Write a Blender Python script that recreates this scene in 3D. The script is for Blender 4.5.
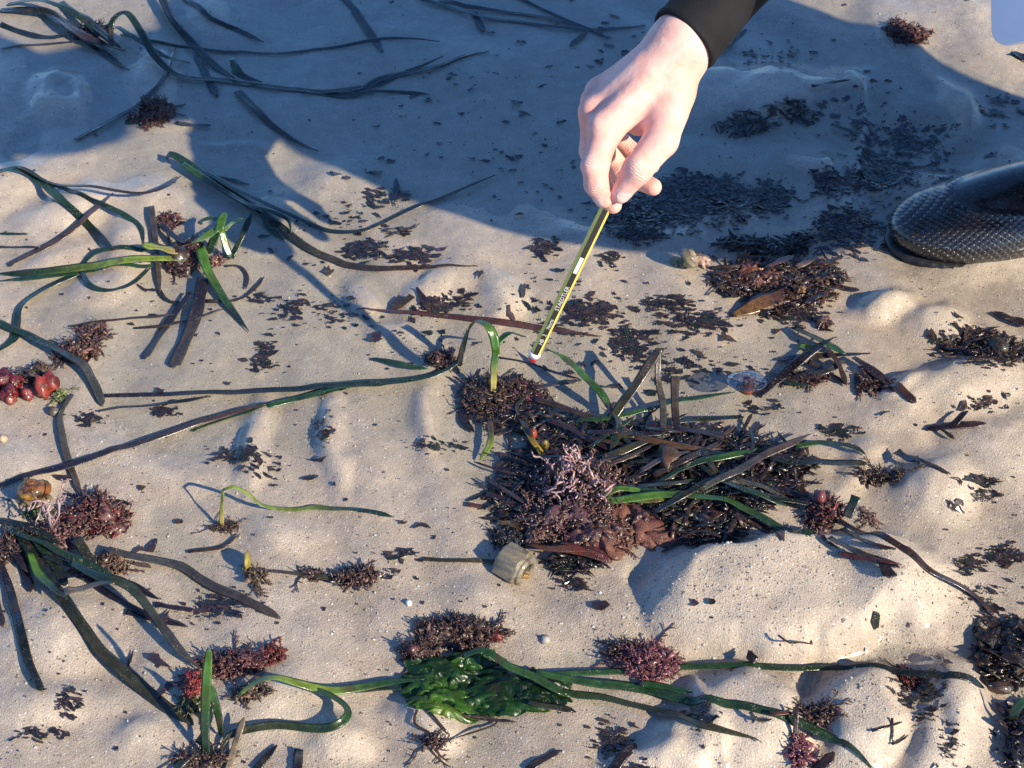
import bpy, bmesh, math, random
import numpy as np
from mathutils import Vector, Matrix
for o in list(bpy.data.objects): bpy.data.objects.remove(o, do_unlink=True)
scn = bpy.context.scene
COL = scn.collection
rng = np.random.default_rng(7)
random.seed(7)
R = math.radians

# ---------------------------------------------------------------- camera, sky, sun, exposure
PITCH, DIST, FPX = R(44.0), 1.2, 1450.0          # focal length in pixels of a 1024 px wide picture
CAM = np.array([0.0, -DIST*math.cos(PITCH), DIST*math.sin(PITCH)])
FW = np.array([0.0, math.cos(PITCH), -math.sin(PITCH)])
UP = np.array([0.0, math.sin(PITCH), math.cos(PITCH)])
RT = np.array([1.0, 0.0, 0.0])
cd = bpy.data.cameras.new('camera'); cam = bpy.data.objects.new('camera', cd); COL.objects.link(cam)
cd.sensor_width = 36.0; cd.lens = 36.0*FPX/1024.0; cd.clip_start = 0.02; cd.clip_end = 500.0
cam.location = CAM.tolist(); cam.rotation_euler = (math.pi/2-PITCH, 0, 0)
scn.camera = cam
SUNV = np.array([1.35, -1.0, 1.0]); SUNV = SUNV/np.linalg.norm(SUNV)      # towards the sun
wd = bpy.data.worlds.new('World'); scn.world = wd; wd.use_nodes = True
wn = wd.node_tree.nodes; wl = wd.node_tree.links
sky = wn.new('ShaderNodeTexSky'); sky.sky_type = 'NISHITA'; sky.sun_disc = False
sky.sun_elevation = math.asin(SUNV[2]); sky.sun_rotation = math.atan2(SUNV[0], SUNV[1])
sky.altitude = 0; sky.air_density = 0.9; sky.dust_density = 0.0; sky.ozone_density = 10.0
bg = wn['Background']; bg.inputs['Strength'].default_value = 0.148
wl.new(sky.outputs[0], bg.inputs[0])
sl = bpy.data.lights.new('sun', 'SUN'); sl.energy = 5.0; sl.angle = R(0.55); sl.color = (1.0, 0.86, 0.635)
so = bpy.data.objects.new('sun', sl); COL.objects.link(so)
so.rotation_euler = Vector((-SUNV).tolist()).to_track_quat('-Z', 'Y').to_euler()
so.location = (3, -2.5, 3)
scn.view_settings.view_transform = 'Standard'; scn.view_settings.look = 'None'
scn.view_settings.exposure = 0.63; scn.view_settings.gamma = 1.0
scn.render.engine = 'CYCLES'

# ---------------------------------------------------------------- pixel geometry
def ray(x, y): return FW + RT*((x-512.0)/FPX) - UP*((y-384.0)/FPX)
def at_z(x, y, z):
    r = ray(x, y); return CAM + r*((z-CAM[2])/r[2])
def at_d(x, y, d): return CAM + ray(x, y)*d
def project(P):
    d = P-CAM; z = d@FW; zz = np.where(np.abs(z) < 1e-6, 1e-6, z)
    return 512+FPX*(d@RT)/zz, 384-FPX*(d@UP)/zz, z

# ---------------------------------------------------------------- noise
def _hash(ix, iy, s):
    n = (ix.astype(np.int64)*374761393 + iy.astype(np.int64)*668265263 + s*974634217) & 0x7fffffff
    n = ((n ^ (n >> 13))*1274126177) & 0x7fffffff
    n = (n ^ (n >> 16)) & 0xffff
    return n/65535.0
def vnoise(x, y, s=0):
    ix = np.floor(x); iy = np.floor(y); fx = x-ix; fy = y-iy
    fx = fx*fx*fx*(fx*(fx*6-15)+10); fy = fy*fy*fy*(fy*(fy*6-15)+10)
    a = _hash(ix, iy, s); b = _hash(ix+1, iy, s); c = _hash(ix, iy+1, s); d = _hash(ix+1, iy+1, s)
    return (a*(1-fx)+b*fx)*(1-fy)+(c*(1-fx)+d*fx)*fy-0.5
def fbm(x, y, s=0, o=4):
    v = 0; a = 1.0
    for i in range(o):
        v = v+a*vnoise(x*2**i+17.3*i, y*2**i-9.1*i, s+i); a *= 0.5
    return v
def sstep(a, b, x):
    t = np.clip((x-a)/(b-a), 0, 1); return t*t*(3-2*t)

# ---------------------------------------------------------------- relief of the sand
# (x, y, rx, ry, turn in degrees, height mm, edge softness)
LUMPS = [
    (790,600,150,58,-4,22,.30), (720,585,70,40,-12,5,.6), (905,588,70,44,14,8,.7), (750,722,64,48,6,19,.6), (860,720,46,54,14,19,.6),
    (946,726,36,64,18,15,.7), (684,748,36,30,0,12,.6), (640,764,36,18,0,8,.7),
    (884,309,34,16,-14,16,.9), (935,325,32,18,10,13,.9), (958,388,60,28,-8,17,.8), (935,490,36,30,20,16,.9), (905,386,24,12,-30,6,.9),
    (985,455,60,40,0,8,.9), (890,420,40,20,0,4,.9), (1005,262,70,18,-8,9,.9), (855,470,16,30,30,6,.9),
    (440,288,30,17,-30,9,.9), (360,298,26,18,40,9,.9), (502,298,22,24,-10,8,.9), (390,330,24,12,35,6,.9), (252,440,15,54,8,8,.9), (335,440,15,56,0,7,.9), (425,420,14,40,0,5,.9), (285,540,40,16,10,4,.9), (470,610,60,24,0,4,.9),
    (62,216,50,22,-20,13,.9), (16,186,50,20,-20,9,.9), (128,250,20,32,20,9,.9), (142,198,32,18,20,8,.9), (55,255,40,16,-10,6,.9), (590,622,70,30,0,4,.9), (105,290,40,16,-10,6,.9),
    (270,705,60,30,0,8,.9), (425,724,36,28,10,10,.8), (340,740,32,22,10,8,.8), (62,640,60,36,0,8,.9), (120,655,16,10,40,4,.9), (55,705,60,24,0,7,.9), (130,740,40,20,0,6,.9), (20,470,40,30,0,6,.9), (160,470,60,22,10,5,.9),
    (770,90,110,26,-6,15,.8), (700,75,60,14,-10,6,.9), (890,70,30,60,-30,10,.9), (955,110,30,30,-30,9,.9), (800,160,60,20,0,6,.9), (690,150,40,16,0,5,.9),
    (985,40,60,50,0,9,.9), (905,20,50,30,0,6,.9), (60,98,34,26,0,8,.6), (150,85,44,32,0,8,.9), (210,20,34,24,0,7,.9), (300,110,60,30,0,5,.9), (330,180,60,24,-20,5,.9),
    (930,140,60,26,10,-10,.7), (880,120,20,60,0,-5,.8), (65,95,18,14,0,-8,.6), (480,60,80,26,0,4,.9),
    (170,60,60,20,25,4,.9), (880,648,110,16,2,-6,.9), (640,590,12,30,0,-4,.9)]
RIDGES = [([(846,66),(862,92),(866,122),(858,150),(860,178),(878,188)], 7, 5.5), ([(915,52),(940,78),(962,105),(966,130)], 11, 5),
          ([(36,104),(52,110),(72,106),(86,92)], 5, 3.5),
          ([(815,652),(812,690)], 10, -6), ([(905,668),(925,705),(948,748)], 12, -5), ([(700,690),(714,735),(724,768)], 8, 4),
          ([(205,140),(240,136),(262,140)], 4, 2.5), ([(560,232),(700,240)], 10, 2), ([(824,160),(830,178)], 6, 3)]
# shallow pools: (x, y, rx, ry, depth mm, edge)
POOLS = [(520,80,560,140,12,.5), (600,425,210,115,9,.6), (250,330,260,120,7,.8), (930,235,90,40,6,.6)]
def sand(x, y):
    x = np.asarray(x, float); y = np.asarray(y, float)
    P = np.stack([x, y, np.zeros_like(x)], -1)
    px, py, z = project(P)
    ok = (z > 0.25)
    px = np.where(ok, px, -9e3); py = np.where(ok, py, -9e3)
    h = 0.0022+0.0062*fbm(x*7.5+3.1, y*5.5+1.7, 3, 3)+0.0016*np.sin(2*np.pi*(x*.97+y*.26)/0.088+5*fbm(x*6, y*6, 11, 2))
    far = np.clip((np.hypot(x, y)-0.8)/4, 0, 1)
    h = h+far*0.03*fbm(x*0.8, y*0.8, 21, 3)
    wx = px+16*vnoise(px/37., py/37., 5)+3*vnoise(px/11., py/11., 6); wy = py+12*vnoise(px/37., py/37., 8)+2.5*vnoise(px/11., py/11., 9)
    for (cx, cy, rx, ry, an, mm, ed) in LUMPS:
        a = R(an); dx = wx-cx; dy = wy-cy
        u = (dx*math.cos(a)+dy*math.sin(a))/rx; v = (-dx*math.sin(a)+dy*math.cos(a))/ry
        h = h+mm*0.001*sstep(1+ed*.5, 1-ed, np.sqrt(u*u+v*v))
    for (cx, cy, rx, ry, mm, ed) in POOLS:
        r = np.sqrt(((wx-cx)/rx)**2+((wy-cy)/ry)**2)
        h = h-mm*0.001*sstep(1+ed*.5, 1-ed, r)
    for pts, w, mm in RIDGES:
        d = np.full(px.shape, 1e9)
        for (a0, b0), (a1, b1) in zip(pts[:-1], pts[1:]):
            ex, ey = a1-a0, b1-b0
            t = np.clip(((wx-a0)*ex+(wy-b0)*ey)/(ex*ex+ey*ey), 0, 1)
            d = np.minimum(d, np.hypot(wx-a0-t*ex, wy-b0-t*ey))
        h = h+mm*0.001*np.exp(-(d/w)**2)
    h = h+0.0008*fbm(x*45, y*45, 31, 4)+0.0004*vnoise(x*260, y*260, 41)
    return h
def gpt(x, y, h=0.0):
    p = at_z(x, y, 0.0)
    for _ in range(3):
        z = float(sand(p[0], p[1]))
        p = at_z(x, y, z+h)
    return p
def pxm(x, y):                                  # metres that one pixel spans on the ground here
    p = at_z(x, y, 0.0); return ((p-CAM)@FW)/FPX

# ---------------------------------------------------------------- object helpers
def tag(o, label=None, cat=None, group=None, kind=None):
    if label: o['label'] = label
    if cat: o['category'] = cat
    if group: o['group'] = group
    if kind: o['kind'] = kind
    return o
def link(name, me, mat=None, parent=None):
    o = bpy.data.objects.new(name, me); COL.objects.link(o)
    if mat is not None and me is not None: me.materials.append(mat)
    if parent is not None:
        o.parent = parent
        o.matrix_parent_inverse = Matrix.Identity(4)
        if parent.get('_base'):
            b = parent['_base']; o.location = (-b[0], -b[1], -b[2])
    return o
def empty(name, loc):
    o = bpy.data.objects.new(name, None); COL.objects.link(o); o.location = [float(v) for v in loc]
    o.empty_display_size = 0.01; o['_base'] = [float(v) for v in loc]
    return o
def mesh(name, V, F, col=None, smooth=True, uv=None):
    me = bpy.data.meshes.new(name)
    V = np.asarray(V, float)
    me.from_pydata(V.tolist(), [], [tuple(int(i) for i in f) for f in F])
    if smooth: me.polygons.foreach_set('use_smooth', [True]*len(me.polygons))
    if col is not None:
        c = np.ones((len(V), 4)); col = np.asarray(col); c[:, :col.shape[-1]] = col
        a = me.color_attributes.new('Col', 'FLOAT_COLOR', 'POINT'); a.data.foreach_set('color', c.ravel())
    me.update()
    return me
class MB:
    """collects geometry of ONE part"""
    def __init__(s): s.V = []; s.F = []; s.C = []; s.n = 0
    def add(s, V, F, c):
        V = np.asarray(V, float); s.V.append(V)
        s.F += [tuple(i+s.n for i in f) for f in F]
        c = np.asarray(c, float)
        if c.ndim == 1: c = np.tile(c, (len(V), 1))
        if c.shape[1] == 3: c = np.concatenate([c, np.full((len(c), 1), .5)], 1)
        s.C.append(c); s.n += len(V)
    def build(s, name, mat, parent=None, smooth=True):
        return link(name, mesh(name, np.concatenate(s.V), s.F, np.concatenate(s.C), smooth), mat, parent)

def spline(P, n):
    P = np.asarray(P, float)
    if len(P) == 2: 
        t = np.linspace(0, 1, n)[:, None]; return P[0]*(1-t)+P[1]*t
    Q = np.vstack([2*P[0]-P[1], P, 2*P[-1]-P[-2]])
    seg = np.linalg.norm(np.diff(P[:, :3], axis=0), axis=1)+1e-9
    cum = np.concatenate([[0], np.cumsum(seg)]); out = []
    for s in np.linspace(0, cum[-1], n):
        i = min(max(np.searchsorted(cum, s)-1, 0), len(P)-2); t = (s-cum[i])/seg[i]
        p0, p1, p2, p3 = Q[i], Q[i+1], Q[i+2], Q[i+3]
        out.append(.5*((2*p1)+(-p0+p2)*t+(2*p0-5*p1+4*p2-p3)*t*t+(-p0+3*p1-3*p2+p3)*t**3))
    return np.array(out)
def nrm(v): return v/(np.linalg.norm(v, axis=-1, keepdims=True)+1e-12)

# ---------------------------------------------------------------- materials
def mat_new(name):
    m = bpy.data.materials.new(name); m.use_nodes = True
    nt = m.node_tree; b = nt.nodes['Principled BSDF']; return m, nt, b
def nd(nt, t, **k):
    n = nt.nodes.new(t)
    for a, v in k.items(): setattr(n, a, v)
    return n
def ramp(nt, src, stops):
    r = nd(nt, 'ShaderNodeValToRGB'); e = r.color_ramp.elements
    e[0].position, e[0].color = stops[0][0], (*stops[0][1], 1); e[1].position, e[1].color = stops[1][0], (*stops[1][1], 1)
    for p, c in stops[2:]:
        k = e.new(p); k.color = (*c, 1)
    nt.links.new(src, r.inputs[0]); return r.outputs[0]
def mixc(nt, a, b, f, mode='MIX'):
    m = nd(nt, 'ShaderNodeMix', data_type='RGBA', blend_type=mode)
    for sock, v in ((m.inputs[6], a), (m.inputs[7], b), (m.inputs[0], f)):
        if isinstance(v, bpy.types.NodeSocket): nt.links.new(v, sock)
        elif isinstance(v, tuple): sock.default_value = (*v, 1)
        else: sock.default_value = v
    return m.outputs[2]
def noise_n(nt, scale, detail=3, rough=.55, vec=None, dist=0):
    n = nd(nt, 'ShaderNodeTexNoise'); n.inputs['Scale'].default_value = scale; n.inputs['Detail'].default_value = detail
    n.inputs['Roughness'].default_value = rough; n.inputs['Distortion'].default_value = dist
    if vec: nt.links.new(vec, n.inputs['Vector'])
    return n
def mapr(nt, src, a, b, c=0., d=1.):
    m = nd(nt, 'ShaderNodeMapRange', clamp=True); m.interpolation_type = 'SMOOTHSTEP'
    for i, v in enumerate((a, b, c, d)): m.inputs[i+1].default_value = v
    nt.links.new(src, m.inputs[0]); return m.outputs[0]
def bump(nt, src, dist, strength=1., prev=None):
    b = nd(nt, 'ShaderNodeBump'); b.inputs['Distance'].default_value = dist; b.inputs['Strength'].default_value = strength
    nt.links.new(src, b.inputs['Height'])
    if prev: nt.links.new(prev, b.inputs['Normal'])
    return b.outputs[0]

def weed_material(name, rough=.28, var=.45, scale=120, bump_d=.0004, coat=.25, transl=.0):
    m, nt, b = mat_new(name)
    tc = nd(nt, 'ShaderNodeTexCoord'); geo = nd(nt, 'ShaderNodeNewGeometry')
    at = nd(nt, 'ShaderNodeAttribute', attribute_name='Col')
    n1 = noise_n(nt, scale, 4, .6, geo.outputs['Position']); n2 = noise_n(nt, scale*6, 2, .5, geo.outputs['Position'])
    c = mixc(nt, at.outputs['Color'], ramp(nt, n1.outputs['Fac'], [(.3, (1-var,)*3), (.7, (1+var*.0,)*3)]), 1.0, 'MULTIPLY')
    # fine veins along a blade, brown blotches, clinging sand
    st = nd(nt, 'ShaderNodeMath', operation='MULTIPLY'); st.inputs[1].default_value = 44.; nt.links.new(at.outputs['Alpha'], st.inputs[0])
    sn = nd(nt, 'ShaderNodeMath', operation='SINE'); nt.links.new(st.outputs[0], sn.inputs[0])
    c = mixc(nt, c, ramp(nt, mapr(nt, sn.outputs[0], -1, 1), [(0., (.78, .78, .78)), (1., (1.12, 1.12, 1.12))]), 1.0, 'MULTIPLY')
    n3 = noise_n(nt, scale*.35, 3, .6, geo.outputs['Position'])
    c = mixc(nt, c, (.055, .036, .020), mapr(nt, n3.outputs['Fac'], .56, .70, 0, .65))
    gs = nd(nt, 'ShaderNodeMath', operation='MULTIPLY'); nt.links.new(mapr(nt, n2.outputs['Fac'], .60, .70), gs.inputs[0]); nt.links.new(mapr(nt, n3.outputs['Fac'], .50, .34, .12, .75), gs.inputs[1])
    c = mixc(nt, c, (.34, .29, .23), gs.outputs[0])
    nt.links.new(c, b.inputs['Base Color'])
    nt.links.new(mapr(nt, n1.outputs['Fac'], .3, .7, rough*.7, rough*1.5), b.inputs['Roughness'])
    b.inputs['Coat Weight'].default_value = coat; b.inputs['Coat Roughness'].default_value = .12
    nt.links.new(bump(nt, n2.outputs['Fac'], bump_d, .6), b.inputs['Normal'])
    if transl:
        t = nd(nt, 'ShaderNodeBsdfTranslucent'); mx = nd(nt, 'ShaderNodeMixShader'); mx.inputs[0].default_value = transl
        nt.links.new(c, t.inputs[0]); nt.links.new(b.outputs[0], mx.inputs[1]); nt.links.new(t.outputs[0], mx.inputs[2])
        nt.links.new(mx.outputs[0], nt.nodes['Material Output'].inputs[0])
    return m
M_BLADE = weed_material('seagrass', .27, .5, 140, .0003, .3, .12)
M_TUFT = weed_material('algae', .38, .35, 300, .0003, .15, .08)
M_MAT = weed_material('matted_weed', .30, .5, 200, .0004, .3)
M_JELLY = weed_material('fleshy_algae', .26, .55, 190, .0010, .35, .15)
M_LETT = weed_material('sea_lettuce', .34, .45, 110, .0005, .2, .42)
M_SPONGE = weed_material('sponge', .5, .55, 160, .0022, .12)
M_STONE = weed_material('shell_and_stone', .45, .35, 260, .0004, .1)

def sand_material():
    m, nt, b = mat_new('wet_sand'); geo = nd(nt, 'ShaderNodeNewGeometry'); P = geo.outputs['Position']
    sx = nd(nt, 'ShaderNodeSeparateXYZ'); nt.links.new(P, sx.inputs[0])
    nbig = noise_n(nt, 7, 4, .6, P); nmid = noise_n(nt, 60, 4, .6, P); ngr = noise_n(nt, 900, 3, .7, P)
    c = ramp(nt, nbig.outputs['Fac'], [(.3, (.51, .435, .345)), (.7, (.57, .50, .41)), (.5, (.54, .465, .375))])
    c = mixc(nt, c, ramp(nt, nmid.outputs['Fac'], [(.3, (.84, .84, .84)), (.7, (1.07, 1.06, 1.05))]), 1., 'MULTIPLY')
    c = mixc(nt, c, ramp(nt, ngr.outputs['Fac'], [(.3, (.72, .70, .68)), (.68, (1.18, 1.18, 1.18))]), 1., 'MULTIPLY')
    # single grains: bits of shell, dark mineral and orange grains
    v = nd(nt, 'ShaderNodeTexVoronoi'); v.inputs['Scale'].default_value = 520; nt.links.new(P, v.inputs['Vector'])
    vs = nd(nt, 'ShaderNodeSeparateColor'); nt.links.new(v.outputs['Color'], vs.inputs[0])
    ins = mapr(nt, v.outputs['Distance'], .42, .30)
    def fleck(lo, hi, colr, c, amt):
        f = nd(nt, 'ShaderNodeMath', operation='MULTIPLY'); g = nd(nt, 'ShaderNodeMath', operation='COMPARE')
        g.inputs[1].default_value = (lo+hi)/2; g.inputs[2].default_value = (hi-lo)/2
        nt.links.new(vs.outputs[0], g.inputs[0]); nt.links.new(g.outputs[0], f.inputs[0]); nt.links.new(ins, f.inputs[1])
        k = nd(nt, 'ShaderNodeMath', operation='MULTIPLY'); k.inputs[1].default_value = amt; nt.links.new(f.outputs[0], k.inputs[0])
        return mixc(nt, c, colr, k.outputs[0])
    c = fleck(.0, .05, (.10, .08, .075), c, .75); c = fleck(.10, .155, (.78, .75, .70), c, .8); c = fleck(.2, .23, (.42, .25, .13), c, .6)
    # water-soaked sand (low-lying) is darker and smoother
    nw = nd(nt, 'ShaderNodeMath', operation='MULTIPLY_ADD'); nw.inputs[1].default_value = .010; nt.links.new(nmid.outputs['Fac'], nw.inputs[0]); nt.links.new(sx.outputs['Z'], nw.inputs[2])
    wet = mapr(nt, nw.outputs[0], .018, .004)
    c = mixc(nt, c, mixc(nt, c, (.80, .79, .78), 1., 'MULTIPLY'), wet)
    nt.links.new(c, b.inputs['Base Color'])
    nt.links.new(mapr(nt, nw.outputs[0], .020, .006, .62, .30), b.inputs['Roughness'])
    b.inputs['Specular IOR Level'].default_value = .35
    n0 = bump(nt, nmid.outputs['Fac'], .0010, .35)
    nt.links.new(mapr(nt, nw.outputs[0], .020, .006, .05, .75), b.inputs['Coat Weight']); b.inputs['Coat Roughness'].default_value = .16; b.inputs['Coat IOR'].default_value = 1.33
    nt.links.new(n0, b.inputs['Coat Normal'])
    n1 = bump(nt, ngr.outputs['Fac'], .0011, .75, n0)
    nt.links.new(bump(nt, ins, .0005, .4, n1), b.inputs['Normal'])
    return m
def water_material():
    m, nt, b = mat_new('shallow_water'); nt.nodes.remove(b); geo = nd(nt, 'ShaderNodeNewGeometry')
    n = noise_n(nt, 26, 2, .5, geo.outputs['Position']); n2 = noise_n(nt, 5, 2, .5, geo.outputs['Position'])
    nm = bump(nt, n.outputs['Fac'], .0012, 1., bump(nt, n2.outputs['Fac'], .004, 1.))
    dt = nd(nt, 'ShaderNodeVectorMath', operation='DOT_PRODUCT'); nt.links.new(nm, dt.inputs[0]); nt.links.new(geo.outputs['Incoming'], dt.inputs[1])
    ab = nd(nt, 'ShaderNodeMath', operation='ABSOLUTE'); nt.links.new(dt.outputs['Value'], ab.inputs[0])
    iv = nd(nt, 'ShaderNodeMath', operation='SUBTRACT'); iv.inputs[0].default_value = 1.; nt.links.new(ab.outputs[0], iv.inputs[1])
    pw = nd(nt, 'ShaderNodeMath', operation='POWER'); pw.inputs[1].default_value = 5.; nt.links.new(iv.outputs[0], pw.inputs[0])
    fr = nd(nt, 'ShaderNodeMath', operation='MULTIPLY_ADD'); fr.inputs[1].default_value = .98; fr.inputs[2].default_value = .02; nt.links.new(pw.outputs[0], fr.inputs[0])
    t = nd(nt, 'ShaderNodeBsdfTransparent'); t.inputs[0].default_value = (.96, .985, .98, 1)
    g = nd(nt, 'ShaderNodeBsdfGlossy'); g.inputs['Roughness'].default_value = .02; nt.links.new(nm, g.inputs['Normal'])
    mx = nd(nt, 'ShaderNodeMixShader'); nt.links.new(fr.outputs[0], mx.inputs[0]); nt.links.new(t.outputs[0], mx.inputs[1]); nt.links.new(g.outputs[0], mx.inputs[2])
    nt.links.new(mx.outputs[0], nt.nodes['Material Output'].inputs[0]); return m

# ---------------------------------------------------------------- the setting
def graded(lo, hi, step, far):
    a = np.arange(lo, hi+step*.5, step); out = []; s = step; v = hi
    while v < far: s *= 1.35; v += s; out.append(v)
    neg = []; s = step; v = lo
    while v > -far: s *= 1.35; v -= s; neg.append(v)
    return np.concatenate([neg[::-1], a, out])
gx = graded(-.72, .72, .0024, 60); gy = graded(-.46, .78, .0024, 60)
XX, YY = np.meshgrid(gx, gy, indexing='ij'); ZZ = sand(XX, YY)
nx_, ny_ = XX.shape
ii = np.arange(nx_*ny_).reshape(nx_, ny_)
fq = np.stack([ii[:-1, :-1], ii[1:, :-1], ii[1:, 1:], ii[:-1, 1:]], -1).reshape(-1, 4)
me = bpy.data.meshes.new('sand')
me.vertices.add(nx_*ny_); me.vertices.foreach_set('co', np.stack([XX, YY, ZZ], -1).ravel())
me.loops.add(fq.size); me.loops.foreach_set('vertex_index', fq.ravel().astype(np.int32))
me.polygons.add(len(fq)); me.polygons.foreach_set('loop_start', np.arange(0, fq.size, 4, dtype=np.int32))
me.polygons.foreach_set('use_smooth', np.ones(len(fq), bool)); me.update(calc_edges=True); me.validate()
so_ = link('sand', me, sand_material()); tag(so_, 'pale damp rippled beach sand', None, None, 'structure')
_i0 = int(np.argmin(np.abs(gx+.72))); _j0 = int(np.argmin(np.abs(gy+.46))); _st = .0024; _ni = int(round(1.44/_st)); _nj = int(round(1.24/_st))
_ZD = ZZ[_i0:_i0+_ni+1, _j0:_j0+_nj+1].copy(); sand_exact = sand
def sand(x, y):                                 # the same relief, read back from the finished sheet
    x = np.asarray(x, float); y = np.asarray(y, float); u = (x+.72)/_st; v = (y+.46)/_st
    if u.min() < 0 or v.min() < 0 or u.max() >= _ni-1 or v.max() >= _nj-1: return sand_exact(x, y)
    i = u.astype(int); j = v.astype(int); fu = u-i; fv = v-j
    return (_ZD[i, j]*(1-fu)+_ZD[i+1, j]*fu)*(1-fv)+(_ZD[i, j+1]*(1-fu)+_ZD[i+1, j+1]*fu)*fv
wb = 59.0
wo = link('water', mesh('water', [(-wb,-wb,-.0012),(wb,-wb,-.0012),(wb,wb,-.0012),(-wb,wb,-.0012)], [(0,1,2,3)], None, False), water_material())
tag(wo, 'clear shallow water standing in the hollows of the sand', None, None, 'structure')

# ---------------------------------------------------------------- smooth bodies: signed distances and surface nets
def sd_cone(P, a, b, ra, rb):
    a = np.asarray(a, float); b = np.asarray(b, float); ba = b-a
    t = np.clip(((P-a)@ba)/(ba@ba), 0, 1)
    return np.linalg.norm(P-a-t[..., None]*ba, axis=-1)-(ra+(rb-ra)*t)
def sd_ell(P, c, r):
    q = (P-np.asarray(c))/np.asarray(r); k = np.linalg.norm(q, axis=-1); g = np.linalg.norm(q/np.asarray(r), axis=-1)+1e-9
    return k*(k-1)/g
def smin(a, b, k):
    h = np.clip(k-np.abs(a-b), 0, None)/k; return np.minimum(a, b)-h*h*k*.25
def surfnet(f, lo, hi, step):
    lo = np.asarray(lo, float); n = np.ceil((np.asarray(hi)-lo)/step).astype(int)+1
    ax = [lo[i]+step*np.arange(n[i]) for i in range(3)]
    V = np.empty(n, np.float32)
    for i in range(n[0]):
        Y, Z = np.meshgrid(ax[1], ax[2], indexing='ij')
        V[i] = f(np.stack([np.full_like(Y, ax[0][i]), Y, Z], -1))
    ins = V < 0
    cs = np.zeros(n-1, np.int8)
    off = [(a, b, c) for a in (0, 1) for b in (0, 1) for c in (0, 1)]
    sl = lambda A, o: A[o[0]:A.shape[0]-1+o[0], o[1]:A.shape[1]-1+o[1], o[2]:A.shape[2]-1+o[2]]
    for o in off: cs += sl(ins, o)
    act = (cs > 0) & (cs < 8); idx = np.argwhere(act); ID = -np.ones(n-1, np.int64); ID[act] = np.arange(len(idx))
    acc = np.zeros((len(idx), 3)); cnt = np.zeros(len(idx))
    for a in off:
        for d in range(3):
            if a[d]: continue
            b = list(a); b[d] = 1
            va = V[idx[:, 0]+a[0], idx[:, 1]+a[1], idx[:, 2]+a[2]]; vb = V[idx[:, 0]+b[0], idx[:, 1]+b[1], idx[:, 2]+b[2]]
            s = (va < 0) != (vb < 0); t = np.where(s, va/np.where(s, va-vb, 1), 0)
            p = idx+np.array(a); p = p.astype(float); p[:, d] += t
            acc[s] += p[s]; cnt[s] += 1
    verts = lo+step*(acc/cnt[:, None])
    F = []
    for d in range(3):
        e1, e2 = (d+1) % 3, (d+2) % 3
        A = np.swapaxes(np.swapaxes(ins, 0, 0), 0, 0)
        s0 = [slice(None)]*3; s1 = [slice(None)]*3; s0[d] = slice(0, -1); s1[d] = slice(1, None)
        cr = ins[tuple(s0)] != ins[tuple(s1)]
        I = np.argwhere(cr); I = I[(I[:, e1] > 0) & (I[:, e2] > 0) & (I[:, e1] < n[e1]-1) & (I[:, e2] < n[e2]-1)]
        inside0 = ins[I[:, 0], I[:, 1], I[:, 2]]
        q = []
        for (u, v) in ((-1, -1), (0, -1), (0, 0), (-1, 0)):
            J = I.copy(); J[:, e1] += u; J[:, e2] += v; q.append(ID[J[:, 0], J[:, 1], J[:, 2]])
        q = np.stack(q, -1); q[~inside0] = q[~inside0][:, ::-1]; F.append(q)
    F = np.concatenate(F); F = F[(F >= 0).all(1)]
    return verts, [tuple(r) for r in F.tolist()]

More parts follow.
